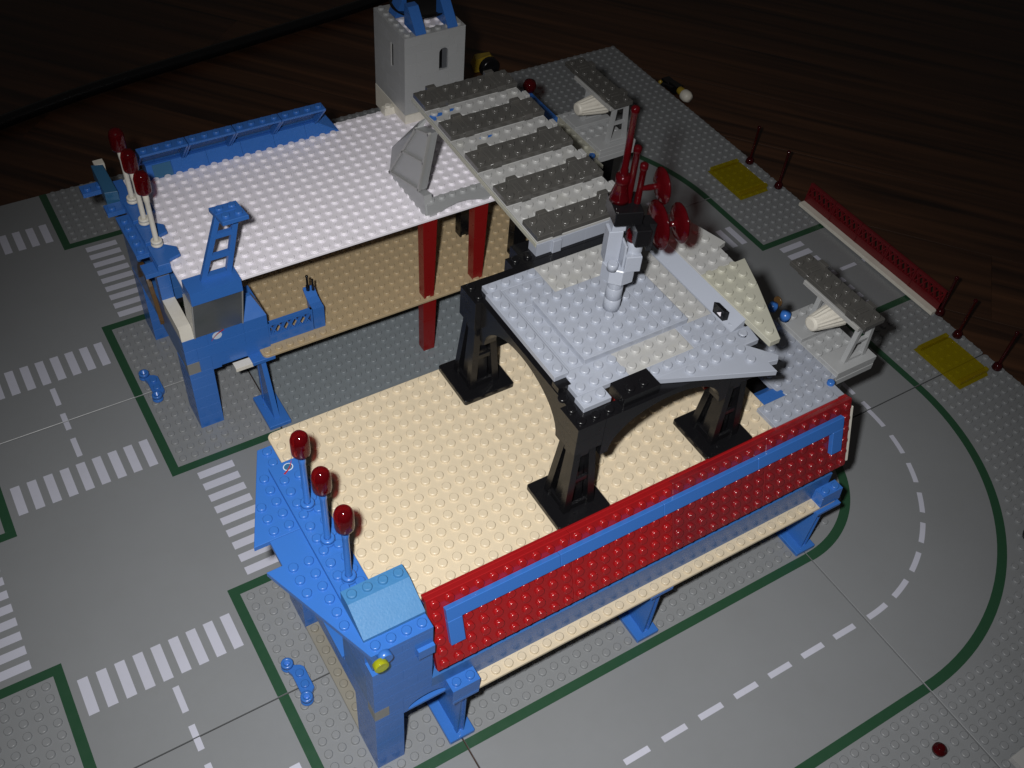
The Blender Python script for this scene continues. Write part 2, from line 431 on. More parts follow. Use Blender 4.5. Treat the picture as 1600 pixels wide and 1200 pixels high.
def lattice(root, name, x0, n, L, z0, z1, y, t, mat, axis='X', tilt=0.0, bw=0.12):
    """one fence panel per call: rails and crossed bars"""
    out = []
    for k in range(n):
        m = MB()
        a = x0+k*L; h = z1-z0
        def P(u, zz): 
            d = (zz-z0)*tilt
            return (a+u, y+d, zz) if axis == 'X' else (y+d, a+u, zz)
        def B(p, q, w_): m.bar(p, q, w_, t)
        nv = (0, 1, 0) if axis == 'X' else (1, 0, 0)
        g = 0.02
        m.bar(P(g, z0+h*0.2), P(L-g, z0+h*0.2), h*0.4, t, nv)
        m.bar(P(g, z1-h*0.07), P(L-g, z1-h*0.07), h*0.14, t, nv)
        m.bar(P(0.08+g, z0), P(0.08+g, z1), 0.16, t*0.98, nv); m.bar(P(L-0.08-g, z0), P(L-0.08-g, z1), 0.16, t*0.98, nv)
        lo, hi = z0+h*0.34, z1-h*0.12; st = (L-0.3)/5
        for i in range(5):
            u = 0.15+i*st
            m.bar(P(u, lo), P(u+st, hi), bw, t*0.9, nv); m.bar(P(u+st, lo), P(u, hi), bw, t*0.86, nv)
        out.append(part(root, name, m, mat))
    return out
def logo(root, c, ux, uy, nrm, s, ring=False):
    c = Vector(c); ux = Vector(ux); uy = Vector(uy); nrm = Vector(nrm)
    m = MB(); n = 20
    v = [c+nrm*0.012+ux*s*math.cos(2*math.pi*i/n)+uy*s*0.92*math.sin(2*math.pi*i/n) for i in range(n)]
    v += [p-nrm*0.011 for p in v]
    m.add(v, [tuple(range(n))]+[tuple((i, (i+1) % n, n+(i+1) % n, n+i)) for i in range(n)])
    part(root, 'logo_planet', m, MWHITE)
    if ring:
        v = [c+nrm*0.018+ux*s*0.82*math.cos(2*math.pi*i/n)+uy*s*0.74*math.sin(2*math.pi*i/n) for i in range(n)]
        m = MB().add(v, [tuple(range(n))]); part(root, 'logo_disc', m, TEAL)
    m = MB(); d = (ux*0.86+uy*0.5).normalized(); q = nrm.cross(d)
    a, b = c-d*s*1.55, c+d*s*1.75
    K = 9; vs = []
    for i in range(K):
        t = i/(K-1); w_ = 0.015+0.06*t*s*2; mid = a.lerp(b, t)+q*s*0.28*math.sin(math.pi*t)
        vs += [mid-q*w_+nrm*0.026, mid+q*w_+nrm*0.026]
    m.add(vs, [(2*i, 2*i+1, 2*i+3, 2*i+2) for i in range(K-1)])
    m.add([p-nrm*0.012 for p in map(Vector, vs)], [(2*i+2, 2*i+3, 2*i+1, 2*i) for i in range(K-1)])
    part(root, 'logo_swoosh', m, MRED)

def stand(x, y, label, flip=False, mat=BLUE):
    """blue splayed support foot under the edge of a deck; x,y is the middle of its foot"""
    t = thing('support_stand', label, 'support stand', (x, y, 0), 'blue support stands under the lower decks')
    f = -1 if not flip else 1
    Y = lambda v: y+v*f                                   # v>0 points outwards
    def yy(a, b): return tuple(sorted((Y(a), Y(b))))
    part(t, 'foot_plate', MB().box(x-1+.02, x+1-.02, *yy(-1.98, 1.98), 0.0, 0.42, 0.05), mat)
    if not flip: top = yy(0, 2)
    else: top = yy(0, 2)
    part(t, 'top_plate', MB().box(x-1+.02, x+1-.02, top[0], top[1], 6.2, 6.58, 0.04), mat)
    m = MB()
    tp, bt = (1.55, 0.55), (1.45, -1.2)
    P = []
    for (a, b), z, hw in ((bt, 0.42, 0.24), (tp, 6.2, 0.2)):
        ya, yb = yy(a, b)
        P += [(x-hw, ya, z), (x+hw, ya, z), (x+hw, yb, z), (x-hw, yb, z)]
    m.hexa(P)
    ya, yb = yy(1.62, 1.50)
    for sx in (-1, 1):
        m.hexa([(x+sx*.24-.05, yy(1.6, 1.2)[0], .42), (x+sx*.24+.05, yy(1.6, 1.2)[0], .42), (x+sx*.24+.05, yy(1.6, 1.2)[1], .42), (x+sx*.24-.05, yy(1.6, 1.2)[1], .42),
                (x+sx*.2-.04, yy(1.7, 1.3)[0], 6.2), (x+sx*.2+.04, yy(1.7, 1.3)[0], 6.2), (x+sx*.2+.04, yy(1.7, 1.3)[1], 6.2), (x+sx*.2-.04, yy(1.7, 1.3)[1], 6.2)])
    part(t, 'post', m, mat)
    return t

def lamp_post(x, y, zb, mat, label, lean=-0.25):
    t = thing('signal_lamp', label, 'lamp post', (x, y, zb), 'red-capped signal lamps along the roof edges')
    part(t, 'base_ring', MB().lathe([(0.42, 0), (0.46, 0.05), (0.46, 0.2), (0.34, 0.24), (0.44, 0.3), (0.44, 0.46), (0.38, 0.52)], x, y, zb, 20), mat)
    h = 21.6-zb
    m = MB().lathe([(0.24, 0.5), (0.20, 0.6), (0.20, h-1.2), (0.23, h-1.1), (0.23, h)], x, y, zb, 16)
    m.v = [(a+lean*(c-zb)/6, b, c) for a, b, c in m.v]
    part(t, 'pole', m, mat)
    m = MB().lathe([(0.40, -1.15), (0.55, -1.08), (0.58, -0.9), (0.58, 0.1), (0.50, 0.40), (0.36, 0.60), (0.15, 0.70), (0.001, 0.72)], x+lean*1.05, y, 22.45, 24, cap=False)
    m.lathe([(0.34, -1.12), (0.34, 0.0), (0.22, 0.25), (0.001, 0.3)], x+lean*1.05, y, 22.45, 24, cap=False)
    part(t, 'lamp_cap', m, TRED)
    return t

# ================================================================ FRONT BUILDING
FB = thing('toy_building', 'front toy building with tan roof deck, blue corner tower and long red studded panel', 'toy building', (12, 0, 0))
FB_lower = deck(FB, 0, 33, -9, 7, 6.8, TAN, skip=lambda x, y: y > -7.9 and y < 6, name='lower_deck')
def platfoot(x, y):
    return (8 < x < 12 and (-6 < y < -2 or 6 < y < 10)) or (20 < x < 24 and (-6 < y < -2 or 6 < y < 10))
deck(FB, -5, 27, -6, 10, 15.6, TAN, skip=lambda x, y: platfoot(x, y) or (x < -4 and y < 7) or (x < -2 and y < -4), name='roof_deck')
# blue corner tower facing the camera: two legs, an arch and courses of bricks above
for y0, y1 in ((-8, -5), (4, 7)):
    for k in range(5):
        brick(FB, 'leg_brick', -6, -4, y0, y1, k*1.2, k*1.2+1.2, BLUE, False)
    brick(FB, 'leg_brick', -6, -4, y0, y1, 6.0, 6.8, BLUE, False)
m = MB().extrude(archprof(-4, 0, 6.6, 8.0, -3.7, -0.9, 0.85), 'Y', -8, -7); part(FB, 'arch_brick', m, BLUE)
brick(FB, 'sill_plate', -4, 0, -8.0, -4.5, 6.38, 6.6, BLUE, False)
brick(FB, 'brick', -6, -5, -8, -7, 7.2, 8.4, MGREY, False, label='grey brick at the corner among the blue ones')
brick(FB, 'brick', -6, -4, -8, -7, 6.8, 7.2, BLUE, False)
brick(FB, 'brick', -5, -4, -8, -7, 7.2, 8.4, BLUE, False)
brick(FB, 'brick', -4, -2, -8, -7, 8.0, 8.4, BLUE, False)
rows = [[4, 2], [3, 3], [2, 4], [4, 2], [3, 3], [2, 4]]
for k in range(6):
    z0 = 8.4+1.2*k; z1 = min(z0+1.2, 15.2)
    if z1 <= z0: break
    course(FB, 'X', -6 if k != 4 else -5, -2, -8, -7, z0, z1, BLUE, rows[k])
brick(FB, 'ledge_plate', -3.1, -2.0, -8.28, -8.0, 13.0, 13.9, BLUE, False)
# side wall of the tower under the wedge plates, with a window opening
for k in range(7):
    z0 = 6.8+1.2*k; z1 = z0+1.2 if k < 6 else 15.2
    segs = [(-7, 7)] if (z0 < 7.9 or z0 > 13) else [(-7, -3.6), (-0.2, 3.2), (6, 7)]
    for a, b in segs: course(FB, 'Y', a, b, -6, -5, z0, z1, WALLB if k in (1, 2, 3) else BLUE, [3, 4, 2], k)
brick(FB, 'window_sill', -6.15, -5, -3.6, -0.2, 8.3, 8.5, BLUE, False)
part(FB, 'window', MB().box(-5.35, -5.2, -3.6, -0.2, 8.0, 13.5), SMOKE)
part(FB, 'window', MB().box(-5.35, -5.2, 3.2, 6.0, 8.0, 13.5), SMOKE)
brick(FB, 'leg_rail', -6, -5, -5, 4, 6.0, 6.8, BLUE, False)
# top row of the tower: stud row, scuffed slope
brick(FB, 'plate', -6, -2, -8, -7, 15.2, 15.6, BLUE, True)
brick(FB, 'plate', -6, -2, -7, -4, 15.2, 15.6, BLUE, False)
m = MB()
m.extrude([(-7.0, 15.6), (-7.0, 15.85), (-5.0, 16.8), (-4.0, 16.8), (-4.0, 15.6)], 'X', -6+.01, -2-.01)
m.studs(-6, -2, -5, -4, 16.8)
part(FB, 'roof_slope', m, SKYB)
# headlight brick with a clear lime stud
brick(FB, 'headlight_brick', -6, -5, -8, -7, 14.0, 15.2, BLUE, False)
o = part(FB, 'headlight_stud', MB().lathe([(0.42, 0), (0.42, 0.45), (0.36, 0.5)], -5.25, -8.45, 15.35, 16, 'Y'), BLUE)
part(FB, 'headlight_lens', MB().lathe([(0.44, 0), (0.46, 0.1), (0.46, 0.42), (0.26, 0.5), (0.24, 0.2)], -5.68, -8.75, 15.25, 10, 'Y'), TLIME)
# long glossy lower wall behind the single row of studs
for k in range(7):
    z0 = 6.8+1.2*k; z1 = z0+1.2 if k < 6 else 15.2
    yf = (-8, -8, -7.35, -6.95, -6.6, -6.2, -5.9)[k]
    course(FB, 'X', -2 if k else 0, 32.3, yf, yf+0.95, z0, z1, WALLB, [8, 6, 8, 4], k)
for k in range(7):
    z0 = 6.8+1.2*k; z1 = z0+1.2 if k < 6 else 15.2
    course(FB, 'Y', -5, 1, 31.3, 32.3, z0, z1, WALLB, [4, 3], k)
brick(FB, 'corner_brick', -1, 1, -9, -8, 6.8, 8.0, BLUE, True)
brick(FB, 'corner_plate', -1, 1, -9, -8, 6.6, 6.8, BLUE, False)
m = MB().hexa([(31.0, -9, 6.8), (33, -9, 6.8), (33, -8, 6.8), (31.0, -8, 6.8), (31.0, -8.9, 8.0), (33, -8.9, 8.0), (33, -8, 8.0), (31.0, -8, 8.0)])
m.studs(31, 33, -9, -8, 8.0); part(FB, 'corner_brick', m, BLUE)
brick(FB, 'corner_plate', 30.6, 33, -9.3, -8, 6.3, 6.58, BLUE, False)
# wedge plates and the raised two-wide plate along the left edge of the roof
def wedge(root, poly, z, mat, name='wedge_plate', t=0.4, skip=None, n=14):
    xs = [a for a, b in poly]; ys = [b for a, b in poly]
    m = MB().prism(poly, z-t, z, 0.03)
    N = len(poly)
    def inside(x, y):
        mn = 1e9
        for i in range(N):
            a = Vector(poly[i]); b = Vector(poly[(i+1) % N]); e = (b-a).normalized()
            mn = min(mn, Vector((-e.y, e.x)).dot(Vector((x, y))-a))
        return mn > 0.27
    for i in range(math.floor(min(xs)), math.ceil(max(xs))):
        for j in range(math.floor(min(ys)), math.ceil(max(ys))):
            x, y = i+0.5, j+0.5
            if inside(x, y) and not (skip and skip(x, y)): m.stud(x, y, z, n)
    return part(root, name, m, mat)
wedge(FB, [(-9, 2), (-5, 2), (-5, 9), (-6, 9)], 15.6, BLUE, skip=lambda x, y: x > -6 and y < 7)
wedge(FB, [(-9, 0), (-6, -8), (-5, -7), (-5, 1.98), (-8, 1.98), (-8, 0.02)], 15.6, BLUE, skip=lambda x, y: x > -6)
for y0, y1 in ((3, 7), (-1, 3), (-4, -1)):
    if y0 == 3:
        brick(FB, 'tile', -6, -4, 6, 7, 15.6, 16.0, BLUE, False); brick(FB, 'plate', -6, -4, 3, 6, 15.6, 16.0, BLUE, True)
    else: brick(FB, 'plate', -6, -4, y0, y1, 15.6, 16.0, BLUE, True)
logo(FB, (-4.85, 6.48, 15.995), (-0.9, -0.25, 0), (0.25, -0.9, 0), (0, 0, 1), 0.36, True)
# red studded wall panel, hung leaning outwards below the roof edge
th = math.radians(17); nv = Vector((0, -math.cos(th), math.sin(th))); dv = Vector((0, -math.sin(th), -math.cos(th)))
M = Matrix((( 1, 0, 0), (0, -dv.y, nv.y), (0, -dv.z, nv.z)))      # local x, local "up the panel", local normal
O = Vector((0, -6.05, 15.62)); KX = 1.017
def onpanel(mb):
    mb.v = [tuple(O+(Vector((v[0]*KX, 0, 0))+(-dv)*v[1]+nv*v[2])) for v in mb.v]; return mb
xL = -1.74
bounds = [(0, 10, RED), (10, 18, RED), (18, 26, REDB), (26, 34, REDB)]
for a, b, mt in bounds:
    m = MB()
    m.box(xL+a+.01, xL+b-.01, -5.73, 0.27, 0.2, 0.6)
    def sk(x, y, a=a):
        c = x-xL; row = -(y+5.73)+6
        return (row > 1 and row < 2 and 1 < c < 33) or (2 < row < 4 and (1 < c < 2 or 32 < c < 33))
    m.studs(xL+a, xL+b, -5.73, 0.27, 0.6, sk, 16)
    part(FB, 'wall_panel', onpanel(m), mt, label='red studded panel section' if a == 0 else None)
m = MB().box(xL+0.02, xL+33.98, -0.2, 0.29, -0.1, 0.2); part(FB, 'panel_backing', onpanel(m), RED)
for k in range(4):
    m = MB().box(xL+1+8*k+.01, xL+9+8*k-.01, -1.73, -0.73, 0.61, 1.0); part(FB, 'trim_tile', onpanel(m), BLUE)
for a in (1, 32):
    m = MB().box(xL+a+.01, xL+a+.99, -3.73, -1.745, 0.61, 1.0); part(FB, 'trim_tile', onpanel(m), BLUE)
m = MB().box(xL+34.01, xL+34.3, -5.5, -0.6, 0.0, 0.55); part(FB, 'panel_end_strip', onpanel(m), WORN)

for x, lab in ((0, 'blue support stand nearest the camera, under the left end of the tan strip'), (16, 'blue support stand halfway along the front tan strip'), (32, 'blue support stand under the right end of the front tan strip')):
    stand(x, -7, lab)
for y, lab in ((3, 'blue signal lamp with red cap, farthest of the three on the front roof'), (0, 'middle blue signal lamp with red cap on the front roof'), (-3, 'blue signal lamp with red cap nearest the scuffed blue slope')):
    lamp_post(-5, y, 16.02, BLUE, lab, 0.0)
# grey strip plate lying between the tower legs
m = MB().box(-6, -5, -5, 4, 0.22, 0.42); m.studs(-6, -5, -5, 4, 0.42)
single('strip_plate', m, AGEDG, 'narrow yellowed grey plate lying on the ground beside the front blue tower legs', 'plate', (-5.5, 0, 0.2))

# ================================================================ grey platform on black legs
BP = thing('landing_platform', 'grey studded landing platform on black arched legs, standing on the tan deck', 'platform', (16, 2, 15.8))
def bleg(cx, cy, nm):
    m = MB().prism(rrect(cx-1.98, cx+1.98, cy-1.98, cy+1.98, 0.15, 3), 15.62, 16.02, 0.05); part(BP, 'foot_plate', m, BLACK)
    m = MB()
    for sx, sy in ((-1, -1), (1, -1), (1, 1), (-1, 1)):
        b0 = Vector((cx+sx*0.92, cy+sy*0.92, 16.02)); t0 = Vector((cx+sx*0.52, cy+sy*0.52, 21.6))
        h = 0.25; P = []
        for c_ in (b0, t0): P += [(c_.x-h, c_.y-h, c_.z), (c_.x+h, c_.y-h, c_.z), (c_.x+h, c_.y+h, c_.z), (c_.x-h, c_.y+h, c_.z)]
        m.hexa(P)
    for sx in (-1, 1):
        for z0, z1 in ((16.0, 16.5), (20.9, 21.6)):
            k = 0.95-0.33*(z0-16)/5.6
            m.box(cx+sx*k-.12, cx+sx*k+.12, cy-k, cy+k, z0, z1)
            m.box(cx-k, cx+k, cy+sx*k-.12, cy+sx*k+.12, z0, z1)
        m.hexa([(cx+sx*.92-.1, cy-.5, 16.2), (cx+sx*.92+.1, cy-.5, 16.2), (cx+sx*.92+.1, cy+.15, 16.2), (cx+sx*.92-.1, cy+.15, 16.2),
                (cx+sx*.64-.1, cy-.45, 21.4), (cx+sx*.64+.1, cy-.45, 21.4), (cx+sx*.64+.1, cy+.1, 21.4), (cx+sx*.64-.1, cy+.1, 21.4)])
        m.box(cx-.8, cx+.8, cy+sx*.8-.1, cy+sx*.8+.1, 18.5, 18.9)
    core = MB().hexa([(cx-.6, cy-.6, 16.0), (cx+.6, cy-.6, 16.0), (cx+.6, cy+.6, 16.0), (cx-.6, cy+.6, 16.0), (cx-.3, cy-.3, 21.6), (cx+.3, cy-.3, 21.6), (cx+.3, cy+.3, 21.6), (cx-.3, cy+.3, 21.6)])
    part(BP, nm, m, BLACK); part(BP, 'leg_core', core, BLACK)
for cx, cy in ((10, 8), (10, -4), (22, -4), (22, 8)): bleg(cx, cy, 'leg')
# four arched beams
for axis, p0, p1 in (('Y', -5, -4), ('Y', 8, 9)):
    part(BP, 'arch_beam', MB().extrude(archprof(11.02, 20.98, 20.6, 23.98, 11.6, 20.4, 2.9, 20), axis, p0+.01, p1-.01), BLACK)
for p0, p1 in ((9.45, 10.4), (22, 23)):
    part(BP, 'arch_beam', MB().extrude(archprof(-2.98, 6.98, 20.6, 23.98, -2.4, 6.4, 2.9, 20), 'X', p0+.01, p1-.01), BLACK)
for cx, cy in ((10, 8), (10, -4), (22, -4), (22, 8)):
    brick(BP, 'corner_brick', cx-1, cx+1, cy-1, cy+1, 21.6, 22.8, BLACK, False)
    brick(BP, 'corner_brick', cx-1, cx+1, cy-1, cy+1, 22.8, 24.0, BLACK, False)
m = MB()
for x, y in ((9.5, -4.5), (9.5, -3.5), (9.5, -2.5), (9.5, 7.5), (9.5, 8.5), (10.5, -4.5), (11.5, -4.5)): part(BP, 'stud', MB().stud(x, y, 23.99, 16), BLACK)
brick(BP, 'rim_brick', 12.35, 15.0, -4.75, -3.25, 23.9, 24.75, BLACK, False)
part(BP, 'stud', MB().stud(13.1, -4.2, 24.74), BLACK); part(BP, 'stud', MB().stud(14.1, -4.2, 24.74), BLACK)
brick(BP, 'rim_brick', 9.5, 10.4, -2.0, -1.3, 23.0, 24.45, BLACK, False)
brick(BP, 'rim_brick', 13, 15, 9, 10, 22.8, 24.0, BLACK, True); brick(BP, 'rim_brick', 15, 22, 9, 10, 22.8, 24.0, BLACK, False)
brick(BP, 'rim_post', 14, 22, 10, 11, 20.4, 24.0, BLACK, False)
part(BP, 'red_arch', MB().extrude(archprof(11.2, 21.2, 20.1, 22.4, 12.0, 20.6, 1.9, 18), 'Y', -3.4, -2.5), REDC)
# grey top plates: several bricks of different age
ins = lambda x, y: 12 < x < 20 and -1 < y < 5
def gplate(x0, x1, y0, y1, z, mat, skip=None, name='top_plate'):
    m = MB().box(x0+.008, x1-.008, y0+.008, y1-.008, z-0.4, z, 0.022); m.studs(x0, x1, y0, y1, z, skip, 16)
    part(BP, name, m, mat)
gplate(10, 14, 7, 8, 24.4, LGREY); gplate(11, 14, 5, 7, 24.4, LGREY)
gplate(14, 22, 5, 8, 24.4, PGREY)
gplate(11, 12, -1, 5, 24.4, LGREY)
gplate(12, 20, -1, 5, 24.4, LGREY, skip=ins)
gplate(20, 22, -1, 5, 24.4, PGREY)
gplate(10.2, 14.0, -3, -1, 24.4, LGREY)
gplate(14, 15, -3.2, -3, 24.39, PGREY, skip=lambda x, y: True)
gplate(10, 12, -4, -3, 24.4, LGREY)
gplate(14, 19, -3.0, -1, 24.4, PGREY)
m = MB().box(9.55, 10.55, -1.42, 6.75, 24.45, 24.85, 0.022)
for i in range(8): m.stud(10.05, -0.91+1.02*i, 24.85, 16)
part(BP, 'edge_plate', m, LGREY)
gplate(10.55, 11, -1, 7, 24.4, LGREY, skip=lambda x, y: True)
gplate(12, 18, -1, 5, 24.8, LGREY, name='upper_plate')
gplate(18, 20, -1, 5, 24.8, LGREY, name='upper_plate')
wedge(BP, [(15, -4), (22.4, -7), (22.42, -6.16), (23.1, -6.3), (23.43, -6.0), (22.0, -4.2)], 24.42, LGREY)
wedge(BP, [(15, -3.99), (23.2, -4.3), (23.4, -3.0), (15, -3.0)], 24.42, LGREY)
gplate(19, 22, -3, -1, 24.41, LGREY)
wedge(BP, [(22.0, -4.3), (23.2, -4.3), (23.2, -3.0), (22, -1)], 24.40, LGREY)
# smooth slope strip and raised right wing
m = MB().extrude([(22.0, 24.0), (23.0, 24.0), (23.0, 25.12), (22.05, 24.42)], 'Y', -3.0, 9.3)
part(BP, 'slope_strip', m, LGREY)
m = MB().hexa([(22.1, -1.95, 24.45), (22.35, -2.15, 24.45), (22.35, -1.15, 24.45), (22.1, -0.95, 24.45),
               (22.0, -1.95, 25.35), (22.25, -2.15, 25.35), (22.25, -1.15, 25.35), (22.0, -0.95, 25.35)])
part(BP, 'printed_slope', m, BLACK, label='small black slope printed with a white triangle')
m = MB().add([(22.02, -1.75, 24.72), (22.02, -1.38, 24.76), (22.0, -1.72, 25.08)], [(0, 1, 2)]).add([(22.05, -1.75, 24.72), (22.05, -1.38, 24.76), (22.03, -1.72, 25.08)], [(0, 2, 1)])
part(BP, 'printed_triangle', m, WHITE)
W1 = [(23, -5.4), (23.8, -5.4), (25.9, -0.7), (26.8, 1.67), (25.9, 1.65), (23, 1.65)]
W2 = [(23, 1.66), (25.9, 1.66), (26, 3.4), (26.7, 3.6), (25.9, 6.4), (24.0, 9.3), (23, 9.3)]
def wing(poly, mat, ys, nm='wing_plate'):
    m = MB().prism(poly, 24.8, 25.2, 0.03)
    for y in ys:
        for x in (23.5, 24.5, 25.5):
            lim = (25.9-abs(y-2.7)*0.0) if -0.2 < y < 6 else (23.9+(25.9-23.8)*((y+5.4)/4.7) if y < 0 else 24+(1.9)*(9.3-y)/2.9)
            if x+0.3 < lim: m.stud(x, y, 25.2, 16)
    part(BP, nm, m, mat)
wing(W1, YGREY, [-4.6, -3.6, -2.6, -1.6, -0.6, 0.4, 1.35])
wing(W2, PGREY, [2.35, 3.35, 4.4, 5.4, 6.4, 7.4, 8.4])

# ---------------------------------------------------------------- radar mast
RM = thing('radar_mast', 'light grey radar mast with red antennas and dishes, standing on the grey platform', 'radar mast', (16, 2, 24.8))
for k in range(3):
    z = 25.0+k*0.93
    part(RM, 'round_brick', MB().lathe([(0.50, 0), (0.545-0.02*k, 0.03), (0.545-0.02*k, 0.89), (0.50, 0.92)], 16, 2, z, 24), LGREY)
def octa(r): 
    return [(16+r*math.cos(math.radians(22.5+45*i)), 2+r*math.sin(math.radians(22.5+45*i))) for i in range(8)]
part(RM, 'octagonal_collar', MB().prism(octa(1.08), 27.75, 28.85, 0.06), LGREY)
zr = math.radians(-20)
def rb(x0, x1, y0, y1, z0, z1, nm, mat=LGREY, c=0.04):
    m = MB().box(x0, x1, y0, y1, z0, z1, c); R = Matrix.Rotation(zr, 3, 'Z')
    m.v = [tuple(R @ (Vector(v)-Vector((16, 2, 0)))+Vector((16, 2, 0))) for v in m.v]; part(RM, nm, m, mat)
rb(16.0, 17.0, 0.95, 1.9, 28.78, 29.95, 'headlight_brick')
rb(15.0, 15.9, 1.9, 2.8, 28.78, 31.2, 'upright_brick')
rb(15.9, 16.05, 1.2, 2.1, 28.78, 30.6, 'clip_plate')
part(RM, 'stud', MB().lathe([(0.34, 0), (0.34, 0.4), (0.28, 0.48)], 15.2, 1.65, 28.76, 16), LGREY)
rb(15.15, 16.0, 1.9, 2.7, 31.2, 32.2, 'upright_brick')
m = MB().lathe([(0.5, 0), (0.5, 0.5), (0.42, 0.85), (0.2, 1.05), (0.001, 1.1)], 16.5, 1.5, 29.95, 20, cap=False); part(RM, 'round_brick', m, LGREY)
rb(14.9, 16.6, 1.1, 3.1, 32.25, 33.2, 'turret_block', BLACK)
rb(16.2, 17.1, 0.6, 1.9, 31.0, 32.2, 'turret_block', BLACK)
m = MB().hexa([(16.9, 0.9, 30.1), (17.2, 0.8, 30.1), (17.25, 1.0, 30.1), (17.0, 1.1, 30.1), (16.4, 0.9, 32.3), (17.1, 0.6, 32.3), (17.2, 1.5, 32.3), (16.5, 1.7, 32.3)])
part(RM, 'turret_fin', m, BLACK)
part(RM, 'red_round_plate', MB().lathe([(0.45, 0), (0.48, 0.1), (0.48, 0.5), (0.40, 0.6)], 16.35, 1.55, 30.75, 20), TREDD)
def cone_antenna(x, y, z0, z1, base=True):
    if base:
        part(RM, 'antenna_cone', MB().lathe([(0.62, 0), (0.62, 0.25), (0.36, 1.15), (0.40, 1.2), (0.44, 1.3), (0.44, 1.7), (0.3, 1.8)], x, y, z0, 20), TREDD)
        z0 += 1.8
    part(RM, 'antenna_rod', MB().lathe([(0.24, 0), (0.24, 0.3), (0.20, 0.4), (0.20, z1-z0-0.45), (0.24, z1-z0-0.4), (0.24, z1-z0-0.1), (0.14, z1-z0), (0.001, z1-z0+0.02)], x, y, z0, 16, cap=False), TREDD)
cone_antenna(15.62, 2.6, 33.2, 39.4)
cone_antenna(16.0, 2.25, 32.9, 37.0, False)
cone_antenna(16.4, 1.9, 32.6, 35.95, False)
def dish(x, y, z, r, off):
    """round red dish facing sideways, with its hub"""
    d = Vector((0.95, -0.22, 0.0)).normalized(); Q = d.to_track_quat('Z', 'Y').to_matrix()
    m = MB().lathe([(0.14, -0.9), (0.18, -0.5), (0.18, -0.05), (0.5, 0.0), (r*0.75, 0.10), (r, 0.26), (r, 0.33), (r*0.75, 0.2), (0.4, 0.1), (0.001, 0.09)], x, y, z, 28, cap=False, M=Q)
    part(RM, 'dish', m, TREDD)
dish(17.15, 1.3, 34.5, 1.08, 0); dish(17.3, 1.1, 31.75, 1.5, 0); dish(18.2, 0.3, 32.15, 1.22, 0)

# ================================================================ REAR BUILDING
RB = thing('toy_building', 'toy building behind with a white roof deck, blue control cabin and a blue windowed parapet', 'toy building', (12, 33, 0))
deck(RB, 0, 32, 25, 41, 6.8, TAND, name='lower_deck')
def walk(x, y): return False
deck(RB, -5, 27, 25.25, 41.25, 15.6, WHITE, name='roof_deck',
     skip=lambda x, y: (x < 14 and y > 40) or (20 < x < 26 and y > 38) or (-5 < x < -1 and y < 26.2))
for y0, y1 in ((26, 29), (38, 41)):
    for k in range(5): brick(RB, 'leg_brick', -6, -4, y0, y1, k*1.2, k*1.2+1.2, BLUE, False)
    brick(RB, 'leg_brick', -6, -4, y0, y1, 6.0, 6.6, BLUE, False)
# facade
part(RB, 'arch_brick', MB().extrude(archprof(-4, 1, 6.4, 8.0, -3.3, -1.0, 0.75), 'Y', 26, 27), BLUE)
part(RB, 'arch_infill', MB().box(-3.4, -0.9, 26.12, 26.9, 6.42, 7.4), BLUE)
brick(RB, 'brick', -6, -5, 26, 27, 6.6, 7.8, MGREY, False, label='grey brick at the corner among the blue ones')
brick(RB, 'brick', -5, -4, 26, 27, 6.6, 8.0, BLUE, False)
brick(RB, 'brick', -6, -5, 26, 27, 7.8, 8.0, BLUE, False)
course(RB, 'X', -6, 1, 26, 27, 8.0, 9.2, BLUE, [1, 4, 2]); course(RB, 'X', -6, 1, 26, 27, 9.2, 10.4, BLUE, [2, 3, 2])
logo(RB, (-3.2, 25.995, 9.95), (0.95, 0, 0.1), (-0.1, 0, 0.95), (0, -1, 0), 0.42)
m = MB().hexa([(-0.95, 26, 10.41), (1.0, 26, 10.41), (1.0, 28, 10.41), (-0.95, 28, 10.41), (0.0, 27.3, 11.75), (0.35, 27.3, 11.75), (0.35, 27.7, 11.75), (0.0, 27.7, 11.75)])
part(RB, 'slope_brick', m, BLUE)
brick(RB, 'brick', 0, 1, 27, 30, 6.8, 9.2, BLUE, False); brick(RB, 'brick', 0, 1, 27, 30, 9.2, 10.4, BLUE, False)
# side wall
for k in range(3):
    course(RB, 'Y', 27, 41, -6, -5, 6.8+1.2*k, 8.0+1.2*k, WALLB, [4, 3, 2], k)
m = MB().extrude([(26.02, 10.4), (26.15, 11.55), (26.5, 11.6), (30, 11.6), (30, 10.4)], 'X', -6.0, -5.0); part(RB, 'white_brick', m, WORN)
for k in range(3):
    brick(RB, 'post_brick', -6, -5, 30, 31, 10.4+1.2*k, 11.6+1.2*k, BLUE, False)
brick(RB, 'post_brick', -6, -5, 30, 31, 14.0, 14.8, MGREY, False)
brick(RB, 'post_brick', -6, -5, 30, 31, 14.8, 15.5, BLUE, False)
for k in range(4):
    course(RB, 'Y', 31, 41, -5.1, -4.1, 10.4+1.2*k, 11.6+1.2*k, WALLB, [3, 4, 3], k)
part(RB, 'arched_rail', MB().extrude([(31+0.3*i, 7.2+5.2*math.sin(math.radians(9*i))**0.8) for i in range(1, 18)]+[(31+0.3*i, 6.9+4.6*math.sin(math.radians(9*i))**0.8) for i in range(17, 0, -1)], 'X', -6.35, -6.02), BROWN)
